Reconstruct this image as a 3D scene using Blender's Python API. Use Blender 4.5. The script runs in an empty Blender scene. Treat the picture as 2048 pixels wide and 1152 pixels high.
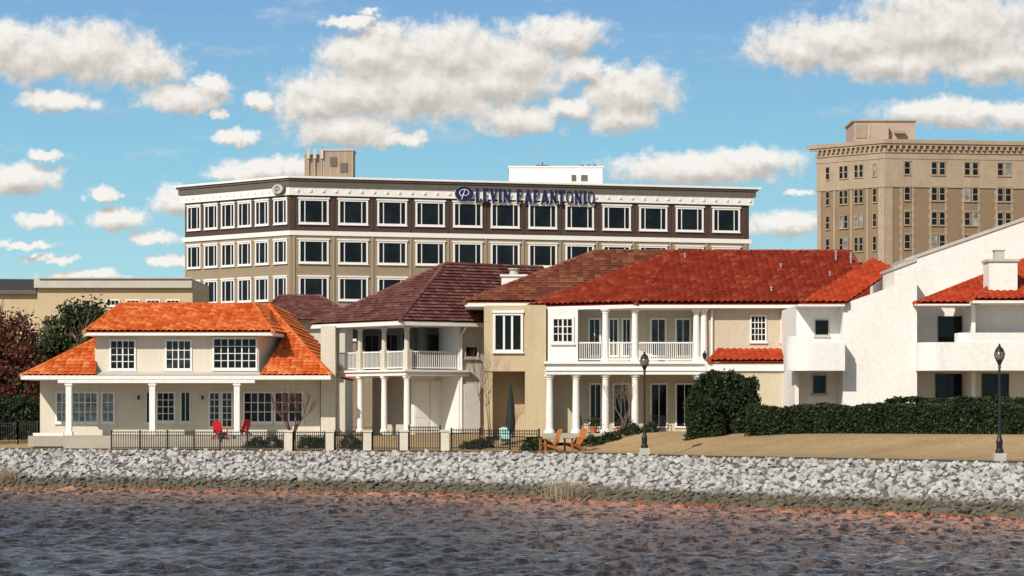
import bpy, bmesh, math, random
import numpy as np
from mathutils import Vector, Matrix
random.seed(7); np.random.seed(7)
SC=bpy.context.scene; COL=SC.collection
R=math.radians
FP=5100.0; CH=4.0; HZ=830.0
def X(px,d): return (px-1024)/FP*d
def Z(py,d): return CH+(HZ-py)/FP*d
def P(px,py,d): return Vector((X(px,d),d,Z(py,d)))

# ------------------------------------------------ materials
def nn(nt,t,**k):
    n=nt.nodes.new(t)
    for a,b in k.items(): setattr(n,a,b)
    return n
def mathn(nt,op,a,b=None,c=None,clamp=False):
    n=nn(nt,'ShaderNodeMath',operation=op); n.use_clamp=clamp
    for i,v in enumerate((a,b,c)):
        if v is None: continue
        if isinstance(v,(int,float)): n.inputs[i].default_value=v
        else: nt.links.new(v,n.inputs[i])
    return n.outputs[0]
def ramp(nt,fac,stops,interp='LINEAR'):
    n=nn(nt,'ShaderNodeValToRGB'); n.color_ramp.interpolation=interp
    e=n.color_ramp.elements
    while len(e)<len(stops): e.new(0.5)
    for i,(p,c) in enumerate(stops):
        e[i].position=p; e[i].color=(c[0],c[1],c[2],1)
    nt.links.new(fac,n.inputs[0]); return n.outputs[0]
def mixc(nt,f,a,b,bt='MIX'):
    n=nn(nt,'ShaderNodeMix',data_type='RGBA',blend_type=bt)
    for i,v in ((0,f),(6,a),(7,b)):
        if isinstance(v,(int,float)): n.inputs[i].default_value=v
        elif isinstance(v,(tuple,list)): n.inputs[i].default_value=(v[0],v[1],v[2],1)
        else: nt.links.new(v,n.inputs[i])
    return n.outputs[2]
def base(name):
    m=bpy.data.materials.new(name); m.use_nodes=True
    nt=m.node_tree; b=nt.nodes['Principled BSDF']; return m,nt,b
def sc(c,k): return tuple(min(1,x*k) for x in c)
def pos(nt): return nn(nt,'ShaderNodeNewGeometry').outputs['Position']
def noise(nt,vec,scale,detail=4,rough=.6,dim='3D'):
    n=nn(nt,'ShaderNodeTexNoise'); n.inputs['Scale'].default_value=scale; n.inputs['Detail'].default_value=detail; n.inputs['Roughness'].default_value=rough
    nt.links.new(vec,n.inputs['Vector']); return n.outputs['Fac']
def mapping(nt,vec,s=(1,1,1)):
    n=nn(nt,'ShaderNodeMapping'); n.inputs['Scale'].default_value=s; nt.links.new(vec,n.inputs['Vector']); return n.outputs[0]
def bump(nt,b,h,st,dist=.05):
    n=nn(nt,'ShaderNodeBump'); n.inputs['Strength'].default_value=st; n.inputs['Distance'].default_value=dist
    nt.links.new(h,n.inputs['Height']); nt.links.new(n.outputs[0],b.inputs['Normal'])
def wallmat(name,c,var=.18,rough=.85,scale=.6,fine=8,bst=.3,streak=.25):
    m,nt,b=base(name); p=pos(nt)
    n1=noise(nt,p,scale,6,.65); n2=noise(nt,p,fine,3,.7)
    n3=noise(nt,mapping(nt,p,(3,3,.25)),1.0,4,.6)
    col=ramp(nt,n1,[(.3,sc(c,1-var)),(.7,sc(c,1+var*.5))])
    col=mixc(nt,ramp(nt,n3,[(.5,(0,0,0)),(.8,(streak,)*3)]),col,sc(c,.5))
    col=mixc(nt,.35,col,ramp(nt,n2,[(.3,sc(c,.75)),(.7,sc(c,1.2))]))
    nt.links.new(col,b.inputs['Base Color']); b.inputs['Roughness'].default_value=rough
    bump(nt,b,n2,bst,.03); return m
def tilemat(name,cols,rough=.75,blot=.25):
    m,nt,b=base(name)
    uv=nn(nt,'ShaderNodeUVMap').outputs[0]
    fl=nn(nt,'ShaderNodeVectorMath',operation='FLOOR'); nt.links.new(uv,fl.inputs[0])
    wn=nn(nt,'ShaderNodeTexWhiteNoise',noise_dimensions='2D'); nt.links.new(fl.outputs[0],wn.inputs['Vector'])
    k=len(cols); col=ramp(nt,wn.outputs['Value'],[(i/(k-1) if k>1 else 0,c) for i,c in enumerate(cols)])
    p=pos(nt); n1=noise(nt,p,.5,5,.6); n2=noise(nt,p,9,3,.7)
    col=mixc(nt,ramp(nt,n1,[(.42,(0,0,0)),(.7,(blot,)*3)]),col,sc(cols[0],.55))
    col=mixc(nt,ramp(nt,n2,[(.5,(0,0,0)),(.75,(blot*1.3,)*3)]),col,sc(cols[0],.35))
    nt.links.new(col,b.inputs['Base Color']); b.inputs['Roughness'].default_value=rough
    b.inputs['Specular IOR Level'].default_value=.25
    bump(nt,b,n2,.35,.03); return m
def glassmat(name,c1,c2,scale=.7,spec=.22):
    m,nt,b=base(name); n=noise(nt,pos(nt),scale,3)
    nt.links.new(ramp(nt,n,[(.4,c1),(.65,c2)]),b.inputs['Base Color'])
    b.inputs['Roughness'].default_value=.06; b.inputs['Specular IOR Level'].default_value=spec
    bump(nt,b,noise(nt,pos(nt),1.2,1),.04,.05); return m
def leafmat(name,c1,c2,scale=1.2):
    m,nt,b=base(name); p=pos(nt)
    n1=noise(nt,p,scale,3); n2=noise(nt,p,12,2)
    col=ramp(nt,n1,[(.35,c1),(.65,c2)])
    col=mixc(nt,.4,col,ramp(nt,n2,[(.35,sc(c1,.7)),(.65,sc(c2,1.4))]))
    nt.links.new(col,b.inputs['Base Color']); b.inputs['Roughness'].default_value=.6; b.inputs['Specular IOR Level'].default_value=.3; return m
def plain(name,c,rough=.5,metal=0,var=.15,scale=4):
    m,nt,b=base(name); n=noise(nt,pos(nt),scale,4)
    nt.links.new(ramp(nt,n,[(.3,sc(c,1-var)),(.7,sc(c,1+var))]),b.inputs['Base Color'])
    b.inputs['Roughness'].default_value=rough; b.inputs['Metallic'].default_value=metal; return m

CREAM=wallmat('cream_stucco',(.65,.59,.48),.1,streak=.28)
PALE=wallmat('pale_stucco',(.58,.54,.47),.12)
TAN=wallmat('tan_stucco',(.52,.41,.26),.1,streak=.35)
BEIGE=wallmat('beige_stucco',(.54,.47,.35),.1,streak=.3)
WHITE=wallmat('white_paint',(.80,.78,.74),.05,.6,streak=.16)
STUC=wallmat('white_stucco',(.79,.76,.71),.06,.9,fine=5,streak=.22)
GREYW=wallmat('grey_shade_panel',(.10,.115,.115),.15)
LTAN=wallmat('taupe_brick',(.29,.225,.15),.15,fine=14,streak=.2)
LBRN=wallmat('dark_brown_brick',(.068,.040,.028),.2,fine=14)
LPIL=wallmat('taupe_pier',(.36,.285,.19),.1)
LGRY=wallmat('bronze_cornice',(.12,.10,.08),.15)
UNIT=wallmat('brown_tan_panel',(.33,.24,.16),.2)
TBRK=wallmat('tower_brick',(.24,.165,.10),.15,fine=10,streak=.35)
TSTN=wallmat('tower_stone',(.38,.295,.205),.25,fine=3,bst=.8,streak=.4)
CONC=wallmat('concrete',(.50,.47,.41),.2)
DGRY=wallmat('dark_roof_membrane',(.04,.04,.045),.2)
PENT=wallmat('pink_beige_panel',(.46,.34,.27),.2)
ORANGE=tilemat('orange_clay_tile',[(.52,.09,.014),(.60,.12,.02),(.66,.16,.03),(.76,.31,.12),(.57,.105,.018),(.68,.20,.05)])
REDT=tilemat('red_clay_tile',[(.21,.024,.011),(.28,.034,.014),(.32,.045,.017),(.25,.029,.012),(.40,.09,.042)])
REDO=tilemat('red_orange_tile',[(.36,.042,.013),(.46,.064,.018),(.52,.09,.028)])
BRNT=tilemat('brown_tile',[(.16,.048,.026),(.22,.068,.036),(.26,.088,.047),(.33,.14,.08)])
MART=tilemat('maroon_tile',[(.105,.036,.031),(.145,.051,.044),(.175,.070,.060),(.23,.12,.10)])
GL=glassmat('dark_glass',(.004,.005,.006),(.012,.013,.015))
GLC=glassmat('curtained_glass',(.10,.12,.12),(.33,.35,.32),1.4,.4)
GLD=glassmat('door_glass',(.008,.009,.011),(.05,.048,.042),2,.3)
BLACK=plain('black_iron',(.012,.012,.013),.45)
NAVY=plain('navy_enamel',(.009,.012,.075),.35)
ORWOOD=plain('orange_wood',(.42,.14,.04),.6,var=.35)
CYANP=plain('pale_aqua_paint',(.40,.60,.60),.5)
REDP=plain('red_paint',(.55,.015,.012),.45)
TERRA=plain('terracotta',(.42,.13,.06),.7)
METAL=plain('galvanised_metal',(.34,.33,.31),.5,.4)
UMB=plain('dark_green_canvas',(.010,.016,.014),.8)
BARK=wallmat('grey_bark',(.16,.12,.09),.3,fine=15)
BARKR=wallmat('red_brown_bark',(.11,.045,.03),.3,fine=15)
LEAF=leafmat('dark_green_leaves',(.008,.018,.005),(.045,.070,.015))
LEAFH=leafmat('hedge_leaves',(.007,.014,.005),(.032,.048,.014),.8)
LEAFR=leafmat('rust_leaves',(.04,.012,.006),(.12,.038,.016),.9)
DRYP=leafmat('dry_stems',(.20,.16,.10),(.42,.34,.24))
FLAG=wallmat('flagstone',(.40,.36,.29),.25)

# ------------------------------------------------ builders
class Frame:
    def __init__(s,o,d):
        s.o=Vector((o[0],o[1])); s.d=Vector((d[0],d[1])).normalized(); s.n=Vector((s.d.y,-s.d.x))
    def pt(s,u,n,z):
        q=s.o+s.d*u+s.n*n; return (q.x,q.y,z)
    def U(s,px,n=0):
        k=(px-1024)/FP; o=s.o+s.n*n
        return (k*o.y-o.x)/(s.d.x-k*s.d.y)
    def dep(s,u,n=0): return (s.o+s.d*u+s.n*n).y
    def Z(s,py,u,n=0): return Z(py,s.dep(u,n))
def FD(d): return Frame((0,d),(1,0))
class B:
    def __init__(s,*mats): s.v=[];s.f=[];s.m=[];s.uv=[];s.mats=list(mats)
    def add(s,vs,fs,mi=0,uvs=None):
        o=len(s.v); s.v+= [tuple(v) for v in vs]
        for f in fs:
            s.f.append(tuple(i+o for i in f)); s.m.append(mi)
            s.uv.append([uvs[i] for i in f] if uvs else None)
        return s
    def box(s,F,u0,u1,n0,n1,z0,z1,mi=0):
        u0,u1=min(u0,u1),max(u0,u1); n0,n1=min(n0,n1),max(n0,n1); z0,z1=min(z0,z1),max(z0,z1)
        vs=[F.pt(u,n,z) for z in (z0,z1) for u,n in ((u0,n0),(u1,n0),(u1,n1),(u0,n1))]
        return s.add(vs,[(0,1,2,3),(4,7,6,5),(0,4,5,1),(1,5,6,2),(2,6,7,3),(3,7,4,0)],mi)
    def prism(s,poly,z0,z1,mi=0):
        n=len(poly); vs=[(p[0],p[1],z0) for p in poly]+[(p[0],p[1],z1) for p in poly]
        return s.add(vs,[tuple(range(n)),tuple(range(2*n-1,n-1,-1))]+[(i,(i+1)%n,(i+1)%n+n,i+n) for i in range(n)],mi)
    def vprism(s,F,prof,n0,n1,mi=0):
        n=len(prof); vs=[F.pt(u,n0,z) for u,z in prof]+[F.pt(u,n1,z) for u,z in prof]
        return s.add(vs,[tuple(range(n)),tuple(range(2*n-1,n-1,-1))]+[(i,(i+1)%n,(i+1)%n+n,i+n) for i in range(n)],mi)
    def lathe(s,c,prof,seg=16,mi=0):
        vs=[];fs=[];k=len(prof)
        for r,z in prof:
            for i in range(seg):
                a=2*math.pi*i/seg; vs.append((c[0]+r*math.cos(a),c[1]+r*math.sin(a),c[2]+z))
        for j in range(k-1):
            for i in range(seg):
                i2=(i+1)%seg; fs.append((j*seg+i,j*seg+i2,(j+1)*seg+i2,(j+1)*seg+i))
        fs.append(tuple(range(seg-1,-1,-1))); fs.append(tuple(range((k-1)*seg,k*seg)))
        return s.add(vs,fs,mi)
    def tube(s,p,q,r0,r1,seg=6,mi=0):
        p=Vector(p);q=Vector(q); d=(q-p)
        if d.length<1e-5: return s
        d.normalize(); a=d.orthogonal().normalized(); b=d.cross(a)
        vs=[p+(a*math.cos(t)+b*math.sin(t))*r0 for t in [2*math.pi*i/seg for i in range(seg)]]
        vs+=[q+(a*math.cos(t)+b*math.sin(t))*r1 for t in [2*math.pi*i/seg for i in range(seg)]]
        return s.add(vs,[tuple(range(seg-1,-1,-1)),tuple(range(seg,2*seg))]+[(i,(i+1)%seg,(i+1)%seg+seg,i+seg) for i in range(seg)],mi)
    def obj(s,name,parent=None,recalc=True,smooth=False):
        me=bpy.data.meshes.new(name); me.from_pydata(s.v,[],s.f)
        for m in s.mats: me.materials.append(m)
        me.polygons.foreach_set('material_index',s.m)
        if any(u is not None for u in s.uv):
            L=me.uv_layers.new(name='UVMap')
            for p,u in zip(me.polygons,s.uv):
                for j,li in enumerate(p.loop_indices):
                    if u: L.data[li].uv=u[j]
        if recalc:
            bm=bmesh.new(); bm.from_mesh(me); bmesh.ops.recalc_face_normals(bm,faces=bm.faces); bm.to_mesh(me); bm.free()
        if smooth: me.polygons.foreach_set('use_smooth',[True]*len(me.polygons))
        o=bpy.data.objects.new(name,me); COL.objects.link(o)
        if parent: attach(o,parent)
        return o
def attach(o,parent):
    o.parent=parent
    M=Matrix.Translation(parent.location) if parent.type=='EMPTY' else Matrix.Identity(4)
    o.matrix_parent_inverse=M.inverted()
def thing(name,label,cat,loc,group=None):
    e=bpy.data.objects.new(name,None); e.location=loc; e.empty_display_size=.5; COL.objects.link(e)
    e['label']=label; e['category']=cat
    if group: e['group']=group
    return e
def tag(o,label,cat,group=None):
    o['label']=label; o['category']=cat
    if group: o['group']=group
    return o
def struct(o,label=None,kind='structure'):
    o['kind']=kind
    if label: o['label']=label
    return o

def roof_face(Bm,pts,mi=0,pitch=.34,row=.40,amp=.08,step=.075,seg=5):
    pts=[Vector(p) for p in pts]; p0=pts[0]; u=(pts[1]-p0).normalized()
    n=Vector((0,0,0))
    for i in range(len(pts)):
        n+= (pts[i]-p0).cross(pts[(i+1)%len(pts)]-p0)
    n.normalize()
    if n.z<0: n=-n
    v=n.cross(u)
    if v.z<0: v=-v
    q=[((p-p0).dot(u),(p-p0).dot(v)) for p in pts]
    u0=min(a for a,b in q);u1=max(a for a,b in q);v0=min(b for a,b in q);v1=max(b for a,b in q)
    bm=bmesh.new(); du=pitch/seg; nc=int((u1-u0)/du)+2; nr=int((v1-v0)/row)+2
    prev=None
    for j in range(nr):
        jr=random.uniform(-.006,.006)
        lo=[];hi=[]; tj=[random.uniform(-.009,.009) for _ in range(nc//seg+2)]
        for i in range(nc+1):
            uu=u0+i*du; w=(amp*abs(math.sin(math.pi*i/seg)) if amp else 0)+tj[i//seg]
            lo.append(bm.verts.new(p0+u*uu+v*(v0+j*row+tj[i//seg])+n*(step+w+jr))); hi.append(bm.verts.new(p0+u*uu+v*(v0+(j+1)*row)+n*(w*.8+jr)))
        for i in range(nc):
            bm.faces.new((lo[i],lo[i+1],hi[i+1],hi[i]))
            if prev: bm.faces.new((prev[i],prev[i+1],lo[i+1],lo[i]))
        prev=hi
    cx=sum(a for a,b in q)/len(q); cy=sum(b for a,b in q)/len(q)
    for i in range(len(q)):
        a=q[i];b=q[(i+1)%len(q)]; e=(b[0]-a[0],b[1]-a[1]); no=(e[1],-e[0])
        if no[0]*(cx-a[0])+no[1]*(cy-a[1])>0: no=(-no[0],-no[1])
        N=(u*no[0]+v*no[1]).normalized()
        bmesh.ops.bisect_plane(bm,geom=bm.verts[:]+bm.edges[:]+bm.faces[:],dist=1e-5,plane_co=p0+u*a[0]+v*a[1],plane_no=N,clear_outer=True)
    bm.verts.ensure_lookup_table(); bm.verts.index_update()
    vs=[x.co.copy() for x in bm.verts]; uvs=[(((x-p0).dot(u)-u0)/pitch,((x-p0).dot(v)-v0)/row-.02) for x in vs]
    Bm.add(vs,[tuple(x.index for x in f.verts) for f in bm.faces],mi,uvs); bm.free()
    Bm.add([p-n*.04 for p in pts],[tuple(range(len(pts)))],mi,[(0,0)]*len(pts))
def cap(Bm,p,q,mi=0,r=.14,st=.4):
    p=Vector(p);q=Vector(q);L=(q-p).length;k=max(1,int(L/st)); d=(q-p)/k
    for i in range(k):
        a=p+d*i;b=a+d*1.08
        Bm.tube(a,b,r,r*.82,8,mi)
        for t in range(len(Bm.uv)-10,len(Bm.uv)): Bm.uv[t]=[(i+.5,7.5)]*len(Bm.f[t])

def window(parent,F,u0,u1,z0,z1,nx=2,ny=1,n=0,fw=.1,mw=.04,glass=None,fmat=None,capm=0,sill=True,name='window',pr=.07,cols=None,bars=None):
    g=B(glass or GL); g.box(F,u0+fw*.5,u1-fw*.5,n-.02,n+.015,z0+fw*.5,z1-fw*.5)
    w=g.obj(name,parent)
    f=B(fmat or WHITE)
    f.box(F,u0,u0+fw,n-.03,n+pr,z0,z1); f.box(F,u1-fw,u1,n-.03,n+pr,z0,z1)
    f.box(F,u0+fw,u1-fw,n-.03,n+pr-.003,z1-fw,z1); f.box(F,u0+fw,u1-fw,n-.03,n+pr-.003,z0,z0+fw)
    a=u0+fw;b=u1-fw
    for i in range(1,nx):
        c=a+(b-a)*i/nx; k=mw*(1.8 if cols and i%cols==0 else 1); f.box(F,c-k/2,c+k/2,n-.02,n+.045,z0+fw,z1-fw)
    for s in (bars or ()):
        c=a+(b-a)*s; f.box(F,c-mw/2,c+mw/2,n-.02,n+.05,z0+fw,z1-fw)
    for i in range(1,ny):
        c=z0+fw+(z1-z0-2*fw)*i/ny; f.box(F,a,b,n-.02,n+.038,c-mw/2,c+mw/2)
    if capm: f.box(F,u0-capm,u1+capm,n-.03,n+pr+.06,z1+.002,z1+.13+capm*.2)
    if sill: f.box(F,u0-.05,u1+.05,n-.03,n+pr+.05,z0-.08,z0-.002)
    f.obj('frame',w); return w
def win(parent,F,px0,px1,py0,py1,n=0,**k):
    u0=F.U(px0,n);u1=F.U(px1,n);um=(u0+u1)/2
    return window(parent,F,u0,u1,F.Z(py1,um,n),F.Z(py0,um,n),n=n,**k)
def column(parent,x,y,z0,z1,r=.17,name='column',square=False,mat=None):
    b=B(mat or WHITE)
    if square:
        F=Frame((x,y),(1,0)); b.box(F,-r,r,-r,r,z0+.2,z1-.15); b.box(F,-r*1.35,r*1.35,-r*1.35,r*1.35,z0,z0+.2); b.box(F,-r*1.3,r*1.3,-r*1.3,r*1.3,z1-.15,z1)
    else:
        H=z1-z0
        b.lathe((x,y,z0),[(r*1.5,0),(r*1.5,.1),(r*1.25,.13),(r*1.25,.2),(r,.24),(r*.98,H*.4),(r*.85,H-.28),(r*1.05,H-.26),(r*.9,H-.22),(r*1.25,H-.12),(r*1.4,H-.11),(r*1.4,H)],14)
    return b.obj(name,parent)
def railing(parent,F,u0,u1,z0,z1,n=0,sp=.13,mat=None,name='railing',pw=.035):
    b=B(mat or WHITE); b.box(F,u0,u1,n-.05,n+.05,z1-.08,z1); b.box(F,u0,u1,n-.04,n+.04,z0+.08,z0+.15)
    k=int((u1-u0)/sp)
    for i in range(k+1):
        c=u0+(i+.5)*(u1-u0)/(k+1); b.box(F,c-pw/2,c+pw/2,n-pw/2,n+pw/2,z0+.15,z1-.08)
    return b.obj(name,parent)
def offpoly(poly,o):
    c=sum((Vector(p) for p in poly),Vector((0,0)))/len(poly); L=[]
    n=len(poly)
    for i in range(n):
        a=Vector(poly[i]);b=Vector(poly[(i+1)%n]);d=(b-a).normalized();m=Vector((d.y,-d.x))
        if m.dot(a-c)<0:m=-m
        L.append((a+m*o,d))
    out=[]
    for i in range(n):
        p,d=L[i-1];q,e=L[i]; den=d.x*e.y-d.y*e.x; t=((q-p).x*e.y-(q-p).y*e.x)/den; out.append(p+d*t)
    return out

# ------------------------------------------------ terrain
sx=np.array([-3000,-60,-27.7,-13.7,-5.6,0,6.06,13.7,19.3,30,45,3000]);sy=np.array([150,150,138,133,128,123,112.5,103.6,96.5,84,76,76])
gx=np.linspace(-80,60,1401); gy=np.interp(gx,sx,sy); ker=np.ones(61)/61; gy=np.convolve(np.pad(gy,30,'edge'),ker,'valid')
gs=np.gradient(gy,gx); gc=1/np.sqrt(1+gs**2)
def ysh(x): return np.interp(x,gx,gy)
def sperp(x,y): return (y-np.interp(x,gx,gy))*np.interp(x,gx,gc)
def gz(x,y):
    s=sperp(x,y); hm=np.interp(x,[-10,5],[2.75,3.08])
    z=np.interp(s,[-30,0,3.8,4.3,8.5],[-9,-.15,1.92,2.06,2.13])
    t=np.clip((s-8.5)/7,0,1); t=t*t*(3-2*t)
    return z+t*(hm-2.13)
def gzf(x,y): return float(gz(x,y))
def sheet(name,xs,ys,zf,mat,uvf=None):
    Xg,Yg=np.meshgrid(xs,ys); Zg=zf(Xg,Yg); nx,ny=len(xs),len(ys)
    me=bpy.data.meshes.new(name); me.vertices.add(nx*ny)
    me.vertices.foreach_set('co',np.stack([Xg,Yg,Zg],-1).astype(np.float32).ravel())
    i=np.arange(nx-1)[None,:]+np.arange(ny-1)[:,None]*nx; q=np.stack([i,i+1,i+1+nx,i+nx],-1).reshape(-1,4)
    me.loops.add(q.size); me.loops.foreach_set('vertex_index',q.ravel().astype(np.int32))
    me.polygons.add(len(q)); me.polygons.foreach_set('loop_start',(np.arange(len(q))*4).astype(np.int32)); me.polygons.foreach_set('loop_total',np.full(len(q),4,np.int32))
    me.update(calc_edges=True); me.polygons.foreach_set('use_smooth',[True]*len(q))
    if uvf is not None:
        L=me.uv_layers.new(name='UVMap'); U=uvf(Xg,Yg).reshape(-1,2)[q.ravel()]; L.data.foreach_set('uv',U.astype(np.float32).ravel())
    me.materials.append(mat); o=bpy.data.objects.new(name,me); COL.objects.link(o); return o
m,nt,b=base('dry_lawn'); p=pos(nt)
n1=noise(nt,p,.25,6,.6);n2=noise(nt,p,3,5,.7);n3=noise(nt,mapping(nt,p,(1,.5,1)),14,3,.7)
col=ramp(nt,n1,[(.35,(.26,.165,.07)),(.5,(.40,.26,.115)),(.68,(.50,.345,.17))])
col=mixc(nt,ramp(nt,n2,[(.4,(0,0,0)),(.75,(.8,)*3)]),col,(.19,.135,.06))
col=mixc(nt,.45,col,ramp(nt,n3,[(.3,(.16,.11,.05)),(.7,(.62,.45,.25))]))
uv=nn(nt,'ShaderNodeUVMap').outputs[0]; sp=nn(nt,'ShaderNodeSeparateXYZ'); nt.links.new(uv,sp.inputs[0])
f=mathn(nt,'SUBTRACT',4.6,sp.outputs[1],clamp=True)
col=mixc(nt,f,col,(.12,.11,.09))
nt.links.new(col,b.inputs['Base Color']); b.inputs['Roughness'].default_value=.95; bump(nt,b,n3,.9,.06); GRASS=m
far=lambda a,b_,n,s:list(s*np.geomspace(a,b_,n))
xs=sorted(far(46,3000,14,-1))+list(np.arange(-45,40,.6))+far(40,3000,14,1)
yy=[20,50,70]+list(np.arange(74,175,.6))+list(np.geomspace(180,6000,18))
ground=sheet('ground',np.array(xs),np.array(yy),gz,GRASS,lambda x,y:np.stack([x,sperp(x,y)],-1)); struct(ground,'dry golden lawn sloping up from the rock shoreline')
def strip(name,s0,s1,x0,x1,mat,lift=.02,k=160):
    vs=[];fs=[]
    for i in range(k+1):
        x=x0+(x1-x0)*i/k
        for s in (s0,(s0+s1)/2,s1):
            c=float(np.interp(x,gx,gc)); y=float(ysh(x))+s/c; vs.append((x,y,gzf(x,y)+lift))
    for i in range(k):
        for j in range(2): fs.append((i*3+j,i*3+3+j,i*3+4+j,i*3+1+j))
    bb=B(mat); bb.add(vs,fs); return bb.obj(name,recalc=False)
ASPH=wallmat('asphalt',(.06,.055,.05),.2,fine=20)
struct(strip('path',4.7,6.4,-50,32,ASPH),'narrow dark asphalt footpath along the shoreline')
# water
rngw=np.random.RandomState(3)
waves=[(rngw.uniform(.4,1.1),rngw.normal(math.pi/2,.65),rngw.uniform(0,6.28)) for _ in range(46)]+[(rngw.uniform(1.1,2.2),rngw.normal(math.pi/2,.5),rngw.uniform(0,6.28)) for _ in range(7)]
def wz(x,y):
    z=np.zeros_like(x)
    for L,a,ph in waves:
        k=2*math.pi/L; z+=.0175*L**(.95 if L<1.1 else .1)*np.sin(k*(x*math.cos(a)+y*math.sin(a))+ph+.9*np.sin(.63*x+ph*3+.2*y)+.9*np.sin(.41*y-ph*2))
    z=z+.9*np.maximum(z,0)**1.5
    fade=np.clip((45-abs(x))/8,0,1)*np.clip((y-48)/6,0,1)
    mod=.72+.28*np.sin(.13*x+.21*y)*np.sin(.31*y-.07*x)
    return z*.62*fade*mod
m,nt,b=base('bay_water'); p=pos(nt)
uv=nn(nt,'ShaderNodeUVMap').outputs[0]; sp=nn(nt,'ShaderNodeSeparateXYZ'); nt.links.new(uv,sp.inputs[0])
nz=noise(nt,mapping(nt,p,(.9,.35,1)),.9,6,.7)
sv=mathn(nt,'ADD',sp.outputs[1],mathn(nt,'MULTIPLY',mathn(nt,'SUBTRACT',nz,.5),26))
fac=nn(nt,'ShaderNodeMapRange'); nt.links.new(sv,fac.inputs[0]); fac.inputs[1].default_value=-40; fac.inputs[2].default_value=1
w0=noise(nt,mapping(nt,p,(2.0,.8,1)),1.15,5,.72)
col=ramp(nt,fac.outputs[0],[(0,(.052,.052,.056)),(.3,(.085,.073,.070)),(.62,(.155,.11,.094)),(.86,(.34,.18,.125)),(1,(.54,.225,.13))])  # salmon reflection of the shore painted into the base colour, fading outward
col=mixc(nt,ramp(nt,w0,[(.45,(.92,)*3),(.55,(0,0,0))]),col,(.018,.018,.022))  # dark ripple troughs painted into the water colour as streaks
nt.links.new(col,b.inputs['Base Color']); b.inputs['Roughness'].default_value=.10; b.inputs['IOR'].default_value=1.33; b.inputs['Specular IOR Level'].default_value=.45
w1=noise(nt,mapping(nt,p,(1.0,1.0,1)),3.2,3,.6); bump(nt,b,w1,.7,.10); WATER=m
xs=sorted(far(46,3000,12,-1))+list(np.arange(-45,45,.16))+far(46,3000,12,1)
yy=list(-np.geomspace(3000,20,10))+[0,25,42]+list(np.arange(48,146,.10))+[160,300]
water=sheet('water',np.array(xs),np.array(yy),wz,WATER,lambda x,y:np.stack([x,sperp(x,y)],-1)); struct(water,'slate grey choppy bay water with painted salmon reflections near shore')

# ------------------------------------------------ rocks
m,nt,b=base('riprap_stone'); p=pos(nt)
oi=nn(nt,'ShaderNodeObjectInfo').outputs['Random']
v=nn(nt,'ShaderNodeTexVoronoi'); v.inputs['Scale'].default_value=2.0; nt.links.new(p,v.inputs['Vector'])
n1=noise(nt,p,3.5,6,.7)
sepv=nn(nt,'ShaderNodeSeparateColor'); nt.links.new(v.outputs['Color'],sepv.inputs[0])
col=ramp(nt,sepv.outputs[0],[(0,(.29,.28,.265)),(.3,(.43,.42,.405)),(.7,(.54,.53,.515)),(1,(.38,.38,.385))])
col=mixc(nt,ramp(nt,n1,[(.38,(0,0,0)),(.72,(.7,)*3)]),col,(.25,.235,.21))
col=mixc(nt,mathn(nt,'MULTIPLY',oi,.2),col,(.58,.57,.55))
sz=nn(nt,'ShaderNodeSeparateXYZ'); nt.links.new(p,sz.inputs[0])
zz=mathn(nt,'ADD',sz.outputs[2],mathn(nt,'MULTIPLY',mathn(nt,'SUBTRACT',n1,.5),.6))
wet=nn(nt,'ShaderNodeMapRange'); nt.links.new(zz,wet.inputs[0]); wet.inputs[1].default_value=.80; wet.inputs[2].default_value=.55
col=mixc(nt,wet.outputs[0],col,ramp(nt,n1,[(.3,(.045,.038,.024)),(.7,(.17,.14,.09))]))
al=nn(nt,'ShaderNodeMapRange'); nt.links.new(zz,al.inputs[0]); al.inputs[1].default_value=.17; al.inputs[2].default_value=.04
col=mixc(nt,al.outputs[0],col,(.34,.105,.035))
nt.links.new(col,b.inputs['Base Color']); b.inputs['Roughness'].default_value=.88; bump(nt,b,n1,.7,.08); ROCK=m
rmesh=[]
for k in range(14):
    bm=bmesh.new(); rr=random.Random(k)
    ex,ey,ez=rr.uniform(.85,1.25),rr.uniform(.75,1),rr.uniform(.5,.74)
    for i in range(17):
        a=rr.uniform(0,6.28);c=rr.uniform(-1,1);s=math.sqrt(1-c*c);r=rr.uniform(.7,1.08)
        bm.verts.new((r*s*math.cos(a)*ex,r*s*math.sin(a)*ey,r*c*ez))
    ret=bmesh.ops.convex_hull(bm,input=bm.verts)
    bmesh.ops.delete(bm,geom=[x for x in ret['geom_interior'] if isinstance(x,bmesh.types.BMVert)],context='VERTS')
    bmesh.ops.recalc_face_normals(bm,faces=bm.faces)
    me=bpy.data.meshes.new('boulder'); bm.to_mesh(me); bm.free(); me.materials.append(ROCK); rmesh.append(me)
cand=[]
rr=random.Random(11)
x=-36.0
while x<27:
    c=float(np.interp(x,gx,gc))
    for k in range(21):
        s=-.6+k*.235+rr.uniform(-.12,.12); xx=x+rr.uniform(-.18,.18)
        y=float(ysh(xx))+s/c; r=rr.uniform(.115,.205)*(1.4 if rr.random()<.10 else 1)
        if s>3.7: r*=.72
        if s<1.2: r*=.85
        z=gzf(xx,y)+r*rr.uniform(.0,.4)
        cand.append((r*FP/y,xx,y,z,r,rr.randrange(14),rr.uniform(0,6.28),rr.uniform(-.6,.6),rr.uniform(-.6,.6),s))
    x+=.285*max(.6,c)
vis=[t for t in cand if abs(t[1]/t[2]*FP)<1024 and t[9]>.6]
vis.sort(key=lambda t:-t[0]); ind=set(id(t) for t in vis[:300])
rest=B(ROCK)
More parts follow.
